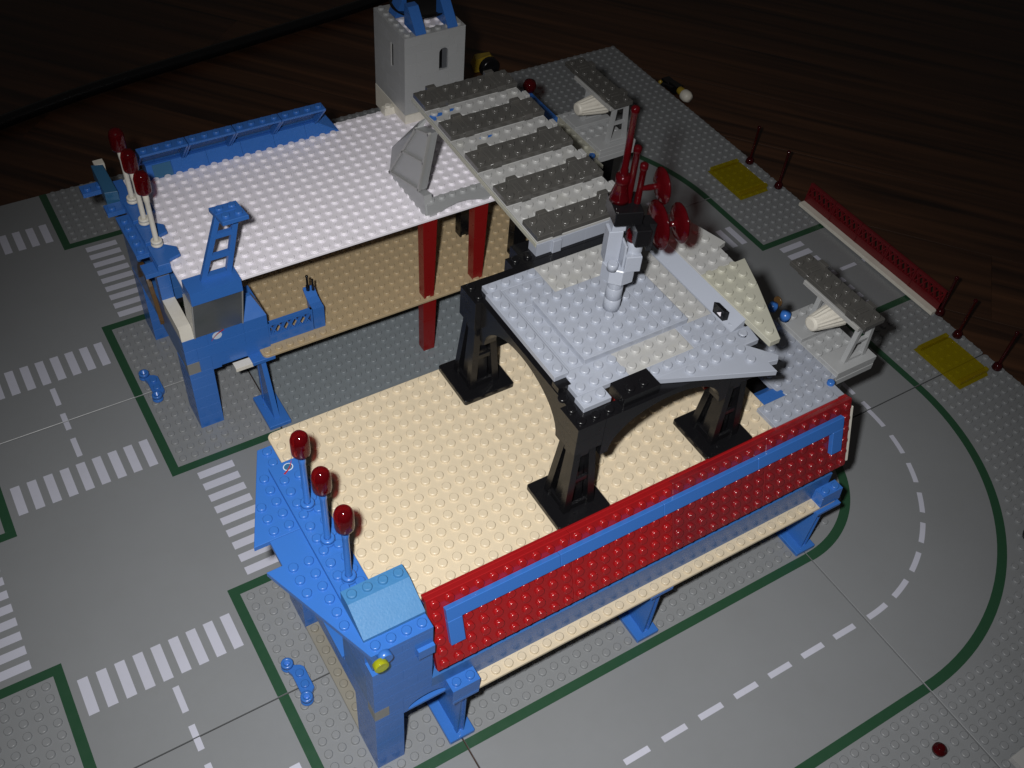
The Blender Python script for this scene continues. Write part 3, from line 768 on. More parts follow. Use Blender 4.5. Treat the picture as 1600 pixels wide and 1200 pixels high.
# roof edge strip, side arms and lamp seats
course(RB, 'Y', 28.7, 40.7, -6, -5, 15.6, 16.0, BLUE, [4, 3, 5])
for y in (31, 34, 37):
    wedge(RB, [(-5.95, y-2.4), (-5.05, y-2.4), (-4.95, y-2.0), (-4.0, y-1.7), (-3.95, y-0.75), (-5, y+0.2), (-5.95, y+0.25)], 16.26, BLUE, name='lamp_seat', t=0.25, skip=lambda a, b: True)
brick(RB, 'arm_plate', -7, -5, 28.75, 30.1, 15.2, 15.58, BLUE, False)
brick(RB, 'arm_plate', -7, -6, 30.7, 36.0, 15.6, 16.0, BLUE, True)
brick(RB, 'arm_plate', -7.4, -6, 36.7, 37.9, 15.6, 16.0, BLUE, True)
brick(RB, 'arm_plate', -8.4, -6.9, 40.0, 41.2, 15.6, 16.0, BLUE, True)
m = MB().prism([(-7.0, 38.2), (-6.0, 38.0), (-6.0, 42.0), (-6.9, 42.3)], 15.5, 16.9); part(RB, 'corner_slope', m, TEAL)
brick(RB, 'white_brick', -6.6, -5.8, 42.3, 43.0, 15.6, 16.8, WORN, False)
for y, lab in ((31, 'white signal lamp with red cap nearest the blue control cabin'), (34, 'middle white signal lamp with red cap at the left of the white deck'), (37, 'white signal lamp with red cap farthest from the camera, against the dark floor')):
    lamp_post(-5.2, y, 16.3, WORN, lab, -0.05)
# control cabin
CAB = RB
m = MB().hexa([(-5, 24.35, 15.2), (-1, 24.35, 15.2), (-1, 26.2, 15.2), (-5, 26.2, 15.2), (-4.98, 24.37, 16.4), (-1.02, 24.37, 16.4), (-1.02, 26.2, 16.4), (-4.98, 26.2, 16.4)])
part(RB, 'cabin_roof', m, BLUE)
m = MB().hexa([(-5, 25.95, 10.45), (-1, 25.95, 10.45), (-1, 27.4, 10.45), (-5, 27.4, 10.45), (-4.95, 24.5, 15.2), (-1.05, 24.5, 15.2), (-1.05, 26.9, 15.2), (-4.95, 26.9, 15.2)])
part(RB, 'cabin_windscreen', m, SMOKE)
for x in (-4.97, -1.03):
    part(RB, 'windscreen_edge', MB().bar((x, 25.93, 10.45), (x, 24.46, 15.2), 0.09, 0.12, (0, 1, 0)), PGREY)
# crane arm: ladder frame leaning forward with a small four-stud plate on top
A0, A1 = Vector((-2.6, 25.45, 16.4)), Vector((-0.95, 25.3, 22.2))
m = MB()
def lerp(a, b, t): return a+(b-a)*t
for s_, w0, w1 in ((-1, 1.0, 0.72), (1, 1.0, 0.72)):
    m.bar(A0+Vector((s_*w0*0.98, 0, 0)), A1+Vector((s_*w1*0.98, 0, 0)), 0.42, 0.34, (0, 1, 0))
for t, hgt in ((0.02, 0.5), (0.34, 0.42), (0.66, 0.42), (0.97, 0.5)):
    c_ = lerp(A0, A1, t); ww = 1.0-0.28*t
    m.bar(c_-Vector((ww, 0, 0)), c_+Vector((ww, 0, 0)), hgt, 0.32, (0, 1, 0))
part(RB, 'crane_arm', m, BLUE)
m = MB().prism([(-1.75, 24.1), (0.2, 24.1), (0.0, 26.1), (-2.05, 26.1)], 21.85, 22.2)
for x, y in ((-1.3, 24.65), (-0.35, 24.65), (-1.45, 25.6), (-0.5, 25.6)): m.stud(x, y, 22.2, 14)
part(RB, 'crane_plate', m, BLUE)
# blue lattice fence and curved end brick on the lower deck
lattice(RB, 'lattice_fence', 1.02, 1, 3.96, 6.82, 9.2, 26.3, 0.3, BLUE)
pr = [(26.15, 6.82), (26.15, 9.1)]+[(26.15+1.9*math.sin(math.radians(a)), 9.1+1.1*(1-math.cos(math.radians(a)))*1.0) for a in (20, 40, 60, 80)]+[(28.1, 10.0), (28.1, 9.7), (27.4, 9.2), (27.2, 6.82)]
part(RB, 'curved_brick', MB().extrude(pr, 'X', 5.02, 6.02), BLUE)
part(RB, 'lever', MB().lathe([(0.16, 0), (0.16, 0.5), (0.10, 0.6), (0.10, 1.4), (0.14, 1.5), (0.1, 1.6)], 5.35, 27.75, 9.9, 12), BLACK)
part(RB, 'lever', MB().lathe([(0.13, 0), (0.10, 0.6), (0.09, 1.1), (0.1, 1.15)], 5.75, 27.6, 9.9, 12), BLACK)
brick(RB, 'white_plate', -2.4, -0.9, 25.2, 26.0, 6.0, 6.38, WORN, False)
# red and black columns holding the white deck
def column(x0, y0, w0, z0, z1, label, mat, w1=None, split=None, grp='red columns under the white deck'):
    t = thing('support_column', label, 'column', (x0+w0/2, y0+0.45, z0), grp)
    w1 = w1 or w0; zs = [z0]+([split] if split else [])+[z1]
    for a, b in zip(zs, zs[1:]):
        wa = w0+(w1-w0)*(a-z0)/(z1-z0); wb = w0+(w1-w0)*(b-z0)/(z1-z0)
        P = []
        for z, w_ in ((a+0.01, wa), (b-0.05, wb)):
            cx = x0+w0/2; P += [(cx-w_/2, y0, z), (cx+w_/2, y0, z), (cx+w_/2, y0+0.95, z), (cx-w_/2, y0+0.95, z)]
        m = MB().hexa(P); part(t, 'column_segment', m, mat)
    return t
column(15.1, 25.28, 0.95, 6.82, 15.35, 'tall dark red column in front of the tan wall, left one of the pair', REDC, 1.35, 11.5)
column(20.2, 25.55, 0.95, 6.82, 15.35, 'tall dark red column right of the pair, ending behind the black platform rim', REDC, 1.35, 11.5)
column(15.1, 25.28, 1.1, 0.22, 6.55, 'short dark red column on the ground below the edge of the rear tan deck', REDC, 1.3, 4.0)
column(22.1, 31.3, 1.5, 6.82, 15.35, 'black column hanging back between the two red columns', BLACK, 1.6, None, 'black columns under the decks')
column(25.0, 26.6, 1.3, 6.82, 14.8, 'black column at the right, partly hidden below the striped walkway', BLACK, 1.3, None, 'black columns under the decks')
stand(0, 25, 'blue support stand in the gap between the buildings, under the rear tan deck', flip=True)
# parapet: sloped base bricks and four leaning window panels with a studded rail
course_x = [(-3, -0.9), (-0.9, 2.15), (2.15, 5.2), (5.2, 8.15), (8.15, 11.1), (11.1, 14.2)]
for a, b in course_x:
    if b > 14:
        m = MB().hexa([(a+.01, 40, 15.6), (14.2, 40, 15.6), (14.2, 42, 15.6), (a+.01, 42, 15.6), (a+.01, 40.45, 16.8), (12.2, 40.45, 16.8), (13.4, 42, 16.8), (a+.01, 42, 16.8)])
    else: m = MB().extrude([(40, 15.6), (40, 15.7), (40.45, 16.8), (42, 16.8), (42, 15.6)], 'X', a+.01, b-.01)
    part(RB, 'slope_brick', m, BLUE)
part(RB, 'blue_grey_tile', MB().hexa([(-2.5, 39.96, 15.66), (-0.95, 39.96, 15.66), (-0.95, 40.05, 15.66), (-2.5, 40.05, 15.66), (-2.5, 40.38, 16.72), (-0.95, 40.38, 16.72), (-0.95, 40.47, 16.72), (-2.5, 40.47, 16.72)]), TEAL)
x0 = -3.8
for k in range(4):
    a, b = x0+4*k+.03, x0+4*k+3.97
    fr = MB()
    for xx in (a, b-0.16):
        fr.hexa([(xx, 40.2, 16.82), (xx+.16, 40.2, 16.82), (xx+.16, 41.0, 16.82), (xx, 41.0, 16.82), (xx, 37.8, 19.52), (xx+.16, 37.8, 19.52), (xx+.16, 38.8, 19.52), (xx, 38.8, 19.52)])
    fr.hexa([(a, 40.7, 16.82), (b, 40.7, 16.82), (b, 41.1, 16.82), (a, 41.1, 16.82), (a, 40.5, 17.1), (b, 40.5, 17.1), (b, 40.9, 17.1), (a, 40.9, 17.1)])
    w_ = part(RB, 'window_panel', fr, BLUE)
    part(w_, 'pane', MB().hexa([(a+.15, 40.75, 17.0), (b-.15, 40.75, 17.0), (b-.15, 40.85, 17.0), (a+.15, 40.85, 17.0), (a+.15, 38.6, 19.25), (b-.15, 38.6, 19.25), (b-.15, 38.7, 19.25), (a+.15, 38.7, 19.25)]), SMOKE)
    m = MB().box(a, b, 37.75, 38.85, 19.52, 19.72); 
    for i in range(4): m.stud(x0+4*k+0.5+i, 38.3, 19.72, 14)
    part(w_, 'rail', m, BLUE)
# grey arched brick and tall leaning glazed panel near the walkway
part(RB, 'grey_arch', MB().extrude([(15.45, 15.62), (16.3, 15.62)]+[(16.3+4.6*i/12, 15.62+0.62*math.sin(math.pi*i/12)) for i in range(1, 12)]+[(20.9, 15.62), (21.8, 15.62), (21.9, 16.8), (15.5, 16.8)], 'Y', 25.5, 26.4), LGREYD)
m = MB()
for i in range(6): m.stud(16.0+i, 26.0, 16.8)
part(RB, 'arch_studs', m, LGREYD)
TP = {'C': (15.2, 24.9, 24.2), 'D': (15.2, 26.6, 17.7), 'E': (15.2, 31.9, 16.05), 'B': (15.2, 27.0, 23.4), 'A': (15.2, 32.2, 18.3), 'B1': (15.2, 27.1, 23.9)}
def tp(k, d=0): v = TP[k]; return (v[0]+d, v[1], v[2])
def quadslab(a, b, c_, d_, t):
    A, B, C_, D_ = map(Vector, (a, b, c_, d_)); n_ = (B-A).cross(D_-A).normalized()*t
    return MB().hexa([A+n_, B+n_, C_+n_, D_+n_, A, B, C_, D_])
body = MB()
# solid body: front quad plus thickness in +x
Q = [tp('C'), tp('D'), tp('E'), tp('B')]
body.hexa([(x+0.1, y, z) for x, y, z in Q]+[(x+0.75, y, z) for x, y, z in [Q[0], Q[1], Q[2], Q[3]]])
part(RB, 'glazed_panel', body, LGREYD)
def pt(u, v):    # u along (0 = C-D side, 1 = B-E side); v from top to bottom
    a = Vector(TP['C']).lerp(Vector(TP['D']), v); b = Vector(TP['B']).lerp(Vector(TP['E']), v); return a.lerp(b, u)
fr = MB()
for (u0, v0), (u1, v1) in (((0, 0), (0, 1)), ((1, 0), (1, 1)), ((0, 0.02), (1, 0.02)), ((0, 0.5), (1, 0.5)), ((0, 0.98), (1, 0.98))):
    fr.bar(pt(u0, v0), pt(u1, v1), 0.2, 0.26, (1, 0, 0))
part(RB, 'panel_frame', fr, PGREY)
m = MB().hexa([(15.15, 31.9, 16.0), (15.9, 31.9, 16.0), (17.2, 32.3, 18.2), (15.6, 32.2, 18.3), tuple(pt(1, 0)), tuple(pt(1, 0)+Vector((.6, 0, 0))), (16.4, 27.4, 23.9), (15.5, 27.1, 23.9)])
part(RB, 'panel_side', m, LGREYD)
m = MB().hexa([(15.3, 25.5, 15.62), (16.0, 25.5, 15.62), (16.0, 32, 15.62), (15.3, 32, 15.62), (15.3, 25.9, 17.6), (16.0, 25.9, 17.6), (16.0, 32, 16.2), (15.3, 32, 16.2)])
part(RB, 'panel_base', m, LGREYD)

# ================================================================ striped walkway
WK = thing('walkway', 'striped walkway of dark sleeper plates on pale plates, leading towards the square tower', 'walkway', (19, 9.2, 24))
tl = math.atan(0.045)
def ramp(mb):
    mb.v = [(x, 9.2+(y-9.2)*math.cos(tl)-(z-25.2)*math.sin(tl), 25.2+(y-9.2)*math.sin(tl)+(z-25.2)*math.cos(tl)) for x, y, z in mb.v]; return mb
dark = lambda y: any(c-1.02 < y < c+1.02 for c in (10.3, 14.3, 18.3, 22.3, 26.3))
ks = 1.02
for k, (a, b) in enumerate(((9.3, 13.3), (13.3, 17.3), (17.3, 21.3), (21.3, 25.3), (25.3, 27.4))):
    m = MB().box(15.0, 23.1, a+.01, b-.01, 24.8, 25.2)
    j = a+0.5
    while j < b:
        if not dark(j):
            for i in range(8): m.stud(15.5+i*1.01, j, 25.2, 14)
        j += 1
    part(WK, 'pale_plate', ramp(m), PGREY)
def sleeper(mb, x0, y0, z, L=8.15, alongx=True):
    def bx(a0, a1, b0, b1, z0, z1):
        if alongx: mb.box(x0+a0, x0+a1, y0+b0, y0+b1, z0, z1)
        else: mb.box(x0+b0, x0+b1, y0+a0, y0+a1, z0, z1)
    bx(0.02, L-0.02, 0.02, 2.0, z, z+0.4)
    p = L/8
    for i in range(8):
        for j in range(2):
            if i in (1, 6): continue
            a, b = (i+0.5)*p, j+0.5
            mb.stud(x0+(a if alongx else b), y0+(b if alongx else a), z+0.4, 16)
    for i in (1, 6):
        for b0 in (-0.16, 1.78):
            bx(i*p+0.12, i*p+0.88, b0, b0+0.4, z+0.1, z+0.62)
        bx(i*p+0.2, i*p+0.42, 0.5, 1.5, z+0.38, z+0.52); bx(i*p+0.62, i*p+0.84, 0.5, 1.5, z+0.38, z+0.5)
    return mb
for c_ in (10.3, 14.3, 18.3, 22.3, 26.3):
    part(WK, 'sleeper_plate', ramp(sleeper(MB(), 15.0, c_-1.0, 25.21)), DGREY)
for a, b in ((15, 19), (19, 23)): brick(WK, 'beam_brick', a, b, 9.25, 10.25, 24.0, 25.0, LGREY, False)
part(WK, 'clip', MB().box(16.2, 16.9, 9.05, 9.3, 23.9, 25.0), LGREY)
for x, y, a, b in ((15.75, 24.6, 0.36, 0.26), (16.75, 24.75, 0.42, 0.2), (17.7, 20.75, 0.5, 0.16), (15.25, 24.4, 0.2, 0.5)):
    m = MB(); n = 14
    v = [(x+a*(1+0.25*math.sin(3*t_))*math.cos(t_), y+b*(1+0.3*math.cos(2*t_))*math.sin(t_), 25.206) for t_ in [2*math.pi*i/n for i in range(n)]]
    m.add(v+[(p, q, 25.201) for p, q, r_ in v], [tuple(range(n))]+[(i, n+i, n+(i+1) % n, (i+1) % n) for i in range(n)])
    part(WK, 'blue_stain', ramp(m), BLUE)
for c_ in (12.3, 16.3, 20.3, 24.3): part(WK, 'end_clip', ramp(MB().box(23.1, 23.45, c_-0.4, c_+0.3, 24.95, 25.3)), PGREY)
part(WK, 'side_rail', ramp(MB().box(14.92, 14.99, 9.3, 27.4, 24.75, 25.1)), YGREY)

# ================================================================ square grey tower with black dish
CT = thing('square_tower', 'square light grey tower with arched window and black dish on top, on the white deck', 'tower', (23, 41.4, 15.6))
z = 16.5
def front_course(z0, z1, k, hole=None):
    for a, b in ((20, 26),):
        xs = [20, 22.6, 24.9, 26] if k % 2 else [20, 21.6, 24.4, 26]
        if hole: xs = [20, 21.2, hole[0]], [hole[1], 25.2, 26]
        else: xs = [xs]
        for L in xs:
            for p, q in zip(L, L[1:]): brick(CT, 'brick', p, q, 38.4, 39.3, z0, z1, LGREYD, False, g=0.003)
rowsz = [16.5, 17.7, 18.9, 20.2, 21.4, 22.4, 23.2, 24.0]
for k, (a, b) in enumerate(zip(rowsz, rowsz[1:])):
    front_course(a, b, k, (23.42, 24.32) if k in (3, 4) else None)
    hy = (40.6, 41.15) if k in (3, 4) else None
    segs = [(39.3, hy[0]), (hy[1], 44.4)] if hy else [(39.3, 41.9 if k % 2 else 42.6), (41.9 if k % 2 else 42.6, 44.4)]
    for p, q in segs: brick(CT, 'brick', 20, 20.9, p, q, a, b, LGREYD, False, g=0.003)
    brick(CT, 'brick', 25.1, 26, 39.3, 44.4, a, b, LGREYD, False, g=0.003)
    brick(CT, 'brick', 20.9, 25.1, 43.5, 44.4, a, b, LGREYD, False, g=0.003)
# arched window: rounded head; dark sheets paint in the shade of reveal and inside
hd = [(23.42, 22.4), (23.42, 21.9)]+[(23.87-0.45*math.cos(math.radians(a)), 21.9+0.45*math.sin(math.radians(a))) for a in range(15, 180, 15)]+[(24.32, 21.9), (24.32, 22.4)]
part(CT, 'arched_head', MB().extrude([(x, z_-0.02) for x, z_ in hd], 'Y', 38.42, 39.2), LGREYD)
part(CT, 'window_reveal_shade', MB().box(23.84, 24.33, 38.6, 38.7, 20.2, 22.35), REVEAL)
part(CT, 'window_inside_shade', MB().box(23.40, 24.34, 38.72, 38.8, 20.1, 22.4), BLACK)
part(CT, 'slit_frame', MB().box(19.96, 20.1, 40.98, 41.16, 20.1, 22.4), PGREY)
part(CT, 'slit_inside_shade', MB().box(20.1, 20.16, 40.6, 41.15, 20.2, 22.4), BLACK)  # black sheet, paints in the shade inside the slit
m = MB()
for i in range(6):
    m.stud(20.5, 38.9+i, 23.99); m.stud(25.5, 38.9+i, 23.99)
    if i not in (0, 5): m.stud(20.5+i, 38.9, 23.99)
part(CT, 'rim_studs', m, LGREYD)
m = MB().box(20.95, 25.05, 39.35, 43.45, 23.3, 23.7); m.studs(21, 25, 39.4, 43.4, 23.7); part(CT, 'inner_plate', m, WHITE)
def bslope(x0, x1, y0, y1):
    m = MB().extrude([(y0, 24.0), (y0, 24.1), (y1-1.6, 25.9), (y1-0.9, 25.9), (y1-0.9, 24.0)], 'X', x0, x1); part(CT, 'blue_slope', m, BLUE)
bslope(21.15, 22.15, 38.5, 41.6); bslope(24.3, 25.25, 38.5, 41.6)
m = MB().extrude([(20.9, 24.0), (20.9, 24.1), (21.6, 25.6), (22.0, 25.6), (22.0, 24.0)], 'Y', 41.9, 43.2); part(CT, 'blue_slope', m, BLUE)
part(CT, 'dish', MB().lathe([(0.6, 23.9), (1.0, 24.1), (2.0, 24.35), (2.65, 24.8), (2.7, 24.95), (2.1, 24.6), (1.2, 24.4), (0.001, 24.35)], 23.4, 42.1, 0, 40, cap=False), BLACK)
# white base band with a corner slope
for a, b, c_, d_, z_ in ((19.97, 20.9, 38.3, 41.3, 15.62), (19.97, 20.9, 41.3, 44.4, 14.2), (20.9, 22.0, 38.3, 38.9, 15.62)): brick(CT, 'base_brick', a, b, c_, d_, z_, 16.48, WORN, False)
m = MB().hexa([(18.9, 40.3, 15.62), (19.95, 40.3, 15.62), (19.95, 41.2, 15.62), (18.9, 41.2, 15.62), (19.0, 40.5, 16.2), (19.95, 40.5, 16.2), (19.95, 41.1, 16.2), (19.0, 41.1, 16.2)]); m.stud(19.45, 40.8, 16.2)
part(CT, 'base_brick', m, WORN)

# ================================================================ side platforms and engine turrets on the right
def side_platform(dy, label, mat1, mat2):
    t = thing('side_platform', label, 'platform', (33, -1+dy, 14.4), 'grey side platforms behind the right ends of the buildings')
    m = MB().box(26.01, 32.0, -6+dy+.01, -4+dy-.01, 15.62, 16.0); m.studs(26, 32, -6+dy, -4+dy, 16.0); part(t, 'plate', m, mat1)
    m = MB().box(32.01, 33, -6+dy+.01, -4+dy-.01, 15.2, 15.6); part(t, 'plate', m, mat1)
    m = MB().box(29.01, 33.99, -4+dy+.01, 3+dy-.01, 14.8, 15.2); m.studs(29, 34, -4+dy, 3+dy, 15.2, None); part(t, 'plate', m, mat1)
    m = MB().box(34.0, 38.0, -4+dy+.01, 3+dy-.01, 14.8, 15.2); m.studs(34, 38, -4+dy, 3+dy, 15.2, lambda x, y: y-dy < -2 or 0 < y-dy < 2); part(t, 'plate', m, mat2)
    m = MB().box(34.0, 38.0, -4.02+dy, -2+dy, 15.21, 15.6); part(t, 'stand_base', m, LGREYD)
    m = MB().box(33.98, 38.0, -4.02+dy, -2.5+dy, 14.2, 14.79); part(t, 'beam_brick', m, LGREYD)
    m = MB().box(34.0, 38.0, 0+dy, 2+dy, 15.21, 15.6); part(t, 'stand_base', m, LGREYD)
    part(t, 'pillar', MB().box(33.2, 36.5, -3.2+dy, -0.5+dy, 0.22, 14.2), BLACK)
    part(t, 'pillar', MB().box(30, 33.2, -3.5+dy, 1.0+dy, 8.5, 14.78), BLACK)
    part(t, 'pin', MB().lathe([(0.28, 0), (0.28, 0.55), (0.2, 0.6)], 32.75, -4.5+dy, 15.3, 14), BLUE)
    m = MB().hexa([(26.6, -3.8+dy, 14.6), (29.4, -3.8+dy, 14.6), (29.4, -2.0+dy, 14.6), (27.6, -2.0+dy, 14.6), (26.6, -3.8+dy, 15.4), (29.4, -3.8+dy, 15.4), (29.4, -2.6+dy, 15.1), (27.6, -2.6+dy, 15.1)])
    part(t, 'blue_wedge', m, BLUE)
    return t
side_platform(0, 'grey side platform behind the right end of the red wall panel', LGREY, LGREYD)
side_platform(31.2, 'yellowed grey side platform beyond the striped walkway', YGREY, LGREYD)
def turret(dy, label):
    t = thing('engine_turret', label, 'turret', (36, -1+dy, 15.6), 'engine turrets on ladder stands')
    for yc in (-3.25, 0.8):
        m = MB(); y = yc+dy
        for s_ in (-1, 1):
            cx = 36.2; b0, t0 = cx+s_*0.92, cx+s_*0.62
            m.hexa([(b0-.17, y-.2, 15.62), (b0+.17, y-.2, 15.62), (b0+.17, y+.2, 15.62), (b0-.17, y+.2, 15.62), (t0-.15, y-.2, 19.2), (t0+.15, y-.2, 19.2), (t0+.15, y+.2, 19.2), (t0-.15, y+.2, 19.2)])
        for z_, hh in ((15.75, .2), (17.5, .22), (19.08, .22)):
            k = 0.92-0.3*(z_-15.6)/3.6; m.bar((36.2-k, y, z_), (36.2+k, y, z_), hh, .3, (0, 1, 0))
        part(t, 'ladder_stand', m, LGREYD)
    part(t, 'carrier_plate', MB().box(34.75, 36.9, -3.6+dy, 2.2+dy, 19.2, 19.58), PGREY)
    part(t, 'sleeper_plate', sleeper(MB(), 34.85, -4.05+dy, 19.6, 8.1, False), DGREY)
    # ribbed engine cone pointing left
    m = MB(); n = 32; prof = [(0.42, 0.0), (0.55, 0.05), (0.60, 0.15), (0.62, 0.4), (0.95, 2.5), (1.0, 3.0)]
    yc, zc = -0.7+dy, 18.15; vs = []; fs = []
    for j, (r_, h_) in enumerate(prof):
        for i in range(n):
            a = 2*math.pi*i/n; rr = r_*(1+(0.055 if i % 2 else -0.03)*(j > 2)); vs.append((33.25+h_, yc+rr*math.cos(a), zc+rr*math.sin(a)))
    for j in range(len(prof)-1):
        for i in range(n): fs.append((j*n+i, j*n+(i+1) % n, (j+1)*n+(i+1) % n, (j+1)*n+i))
    fs.append(tuple(range(n))); fs.append(tuple((len(prof)-1)*n+i for i in range(n)))
    m.add(vs, fs); part(t, 'engine_cone', m, WORN)
    return t
turret(0, 'engine turret with white ribbed cone, nearer one beside the right end of the red panel')
turret(31.2, 'engine turret with white ribbed cone, farther one beyond the striped walkway')
m = MB().box(32.3, 33.3, 33.2, 38.6, 15.2, 15.7); m.box(32.5, 33.1, 33.2, 38.6, 14.2, 15.2)
m2 = thing('blue_beam', 'dark blue beam along the right side of the striped walkway with a dark red lamp', 'beam', (32.8, 36, 14.2))
part(m2, 'beam', m, BLUE)
part(m2, 'lamp', MB().lathe([(0.001, -0.7), (0.5, -0.5), (0.68, 0), (0.5, 0.5), (0.001, 0.7)], 33.1, 38.0, 16.4, 16, cap=False), TREDD)
part(m2, 'support', MB().box(32.4, 33.2, 34, 35, 0.25, 14.2), BLACK)

# small blue loudhailer-like piece by the nearer turret
bm_ = thing('blue_tap', 'small blue piece with a dark yellow ring beside the nearer engine turret', 'small part', (33.9, 3.1, 15.2))
part(bm_, 'body', MB().lathe([(0.001, -.4), (0.38, -.38), (0.42, 0), (0.38, .3), (0.001, .4)], 34.5, 2.5, 15.75, 16, cap=False).lathe([(0.001, -.35), (0.32, -.34), (0.38, 0), (0.32, .28), (0.001, .36)], 33.7, 3.3, 16.4, 16, cap=False), BLUE)
part(bm_, 'ring', MB().lathe([(0.4, 0), (0.42, 0.12), (0.3, 0.16)], 34.3, 3.5, 16.5, 16, 'X'), BROWN)

# ================================================================ things on the ground
def hinge(x, y, label):
    t = thing('hinge_plate', label, 'hinge plate', (x, y, 0.2), 'blue hinge plates lying across the baseplate seams')
    m = MB().prism([(x-0.5, y-1.2), (x+0.1, y-1.3), (x+0.5, y-0.9), (x+0.5, y+0.9), (x+0.3, y+1.15), (x-0.4, y+1.5), (x-0.7, y+1.3), (x-0.5, y+0.7)], 0.23, 0.62)
    m.stud(x, y+0.5, 0.62); m.stud(x, y-0.45, 0.62)
    part(t, 'plate', m, BLUE)
    for sx, sy in ((-0.5, 1.55), (-0.3, -1.45)):
        m = MB().lathe([(0.46, 0.22), (0.46, 0.42), (0.36, 0.45), (0.36, 0.52), (0.44, 0.55), (0.44, 0.78), (0.40, 0.84), (0.22, 0.84), (0.20, 0.3), (0.001, 0.3)], x+sx, y+sy, 0.1, 20, cap=False)
        part(t, 'socket', m, BLUE)
    return t
hinge(-7.9, 0.15, 'blue hinge plate lying on the seam beside the front blue tower')
hinge(-7.9, 32.1, 'blue hinge plate lying on the seam beside the rear blue tower')
def antenna(x, y, label):
    t = thing('antenna', label, 'antenna', (x, y, 0.2), 'dark red antennas along the right edge of the baseplates')
    part(t, 'base', MB().lathe([(0.42, 0), (0.5, 0.1), (0.42, 0.5), (0.24, 0.75)], x, y, 0.21, 16), TREDK)
    m = MB().lathe([(0.2, 0), (0.15, 0.2), (0.15, 3.9), (0.2, 4.0), (0.2, 4.2), (0.1, 4.3)], x, y, 0.9, 12); part(t, 'rod', m, TREDK)
antenna(63.1, 35.1, 'dark red antenna farthest away, above the far yellow canopy')
antenna(63.0, 29.9, 'dark red antenna between the far yellow canopy and the red fence')
antenna(63.0, 2.9, 'dark red antenna on the baseplate edge between the red fence and the near yellow canopy')
antenna(63.1, -2.1, 'dark red antenna nearest the camera, beside the near yellow canopy')
antenna(63.9, 6.1, 'dark antenna standing behind the near end of the red fence')
def canopy(x, y, label):
    t = thing('canopy', label, 'canopy', (x, y, 0.2), 'transparent yellow canopies lying on the baseplate')
    m = MB().hexa([(x-2, y-3, .24), (x+2, y-3, .24), (x+2, y+3, .24), (x-2, y+3, .24), (x-1.95, y-2.1, .85), (x+1.95, y-2.1, .85), (x+1.95, y+2.1, .85), (x-1.95, y+2.1, .85)])
    part(t, 'glazing', m, TYEL)
    for s_ in (-1, 1): part(t, 'rim', MB().box(x-1.97, x+1.97, y+s_*2.55-.22, y+s_*2.55+.22, .55, .98), TYEL)
canopy(59.5, 32.9, 'clear yellow canopy lying flat on the far right baseplate')
canopy(59.6, 0.6, 'clear yellow canopy lying across the seam, nearer one on the right')
FN = thing('lattice_fence', 'long red lattice fence on a white strip, closing the road at the right edge', 'fence', (63.6, 16.3, 0))
for k in range(5): brick(FN, 'base_plate', 62.9, 64.0, 6.3+4*k, 10.3+4*k, 0.22, 0.6, WORN, False)
lattice(FN, 'fence_panel', 6.3, 5, 4.0, 0.62, 2.95, 63.75, 0.28, FENCER, 'Y', 0.10, bw=0.15)
single('red_stud', MB().lathe([(0.3, 0.2), (0.5, 0.25), (0.5, 0.55), (0.3, 0.62), (0.3, 0.8), (0.24, 0.84)], 28.9, -26.4, 0, 20), TREDD, 'small dark red round stud alone on the studded baseplate at the bottom right', 'stud', (28.9, -26.4, 0.2))
m = MB().hexa([(33.4, -40, 0.25), (44, -40, 0.25), (44, -29.1, 0.25), (32.8, -29.4, 0.25), (33.4, -40, 0.75), (44, -40, 0.75), (44, -29.1, 0.75), (32.8, -29.4, 0.75)])
single('folded_leaflet', m, PGREY, 'corner of a pale leaflet at the bottom right edge', 'leaflet', (36, -34, 0.25))
single('black_knob', MB().lathe([(0.001, 0), (0.6, .1), (0.7, .5), (0.5, 1.0), (0.001, 1.1)], 49.75, -17.2, 0.2, 18, cap=False), BLACK, 'small black knob on the baseplate at the right edge of the photo', 'knob', (49.75, -17.2, 0.2))
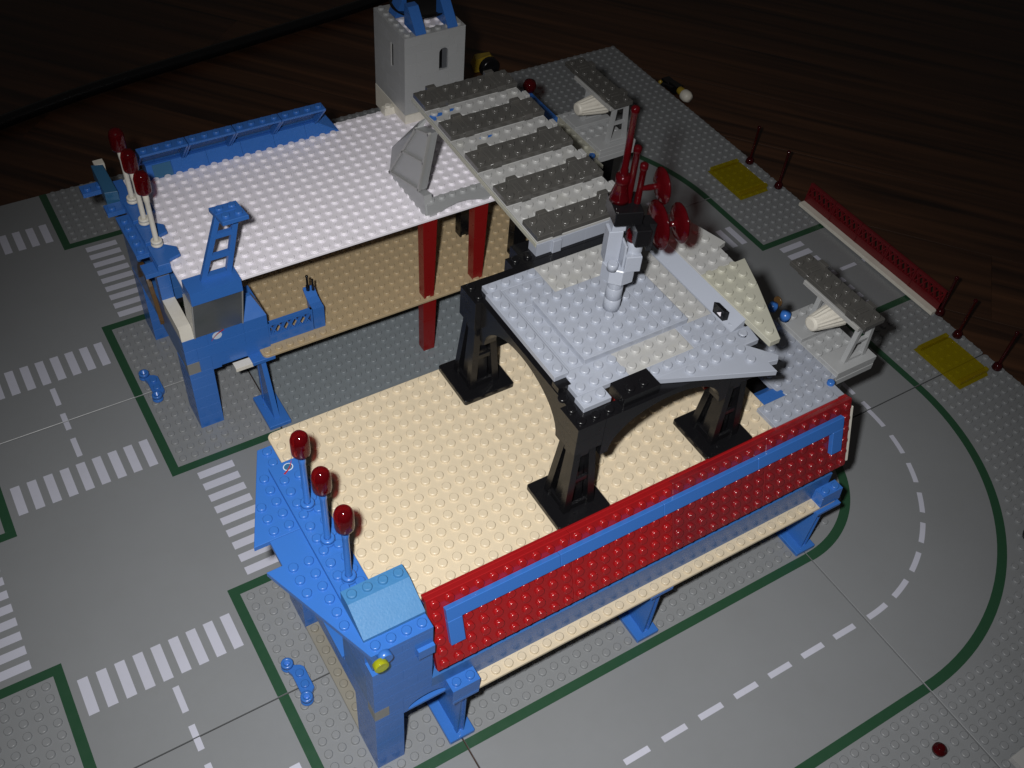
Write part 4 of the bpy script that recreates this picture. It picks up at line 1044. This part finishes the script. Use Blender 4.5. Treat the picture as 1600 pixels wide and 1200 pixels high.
# toy figure lying on the floor by the right edge
PF = thing('toy_figure', 'toy figure in black and yellow with white helmet lying on the dark floor', 'toy figure', (65.5, 50.5, -0.5))
part(PF, 'torso', MB().hexa([(64.6, 51.4, -.4), (66.0, 51.4, -.4), (66.0, 53.0, -.4), (64.6, 53.0, -.4), (64.8, 51.4, .6), (65.8, 51.4, .6), (65.7, 53.0, .5), (64.9, 53.0, .5)]), BLACK)
part(PF, 'legs', MB().box(64.7, 65.9, 53.0, 54.4, -.4, .3), BLACK)
part(PF, 'arm', MB().bar((64.6, 51.8, .3), (64.0, 53.4, .2), .35, .35), BLACK)
part(PF, 'hand', MB().lathe([(0.001, -.3), (.26, -.15), (.28, .1), (.001, .3)], 64.0, 53.7, .3, 12, cap=False), YELL)
part(PF, 'head', MB().lathe([(.42, 0), (.5, .1), (.5, .8), (.4, .95)], 65.1, 50.3, .3, 18, 'Y'), YELL)
part(PF, 'helmet', MB().lathe([(.62, 0), (.72, .2), (.72, .8), (.5, 1.25), (.001, 1.35)], 65.0, 50.2, .3, 20, 'Y', cap=False, M=Matrix.Rotation(math.pi, 3, 'Z')), WORN)
# yellow wheeled toy behind the square tower
YT = thing('yellow_toy', 'dark yellow toy part with a black wheel on the floor behind the square tower', 'toy part', (45, 66.5, -0.5))
part(YT, 'body', MB().hexa([(44.2, 66.6, -.5), (47.5, 66.0, -.5), (48.3, 68.0, -.5), (45, 69, -.5), (44.6, 67.0, 1.0), (46.6, 66.8, 1.3), (47.0, 67.8, 1.1), (45.2, 68.4, 0.9)]), YELL)
part(YT, 'wheel', MB().lathe([(1.1, 0), (1.3, .2), (1.3, .9), (1.0, 1.1)], 45.4, 64.5, .8, 20, 'Y'), BLACK)
# black cable
cu = [(-34, 74), (-18, 76.5), (-10, 78.7), (1, 81.4), (13, 83.0), (27, 85.0), (41.5, 87), (53, 90.5), (70, 97)]
cv = bpy.data.curves.new('cable', 'CURVE'); cv.dimensions = '3D'; cv.bevel_depth = 0.75*S; cv.bevel_resolution = 4
sp = cv.splines.new('NURBS'); sp.points.add(len(cu)-1); sp.use_endpoint_u = True; sp.order_u = 4
for i, (x, y) in enumerate(cu): sp.points[i].co = (x*S, y*S, 0.25*S, 1)
co = bpy.data.objects.new('cable', cv); COL.objects.link(co)
dg = bpy.context.evaluated_depsgraph_get(); me = bpy.data.meshes.new_from_object(co.evaluated_get(dg))
bpy.data.objects.remove(co); me.materials.clear(); me.materials.append(BLACK)
o = bpy.data.objects.new('power_cable', me); COL.objects.link(o)
o['label'] = 'thick black cable lying on the dark floor at the upper left'; o['category'] = 'cable'
for ob in list(bpy.data.objects):
    if '_w' in ob: del ob['_w']
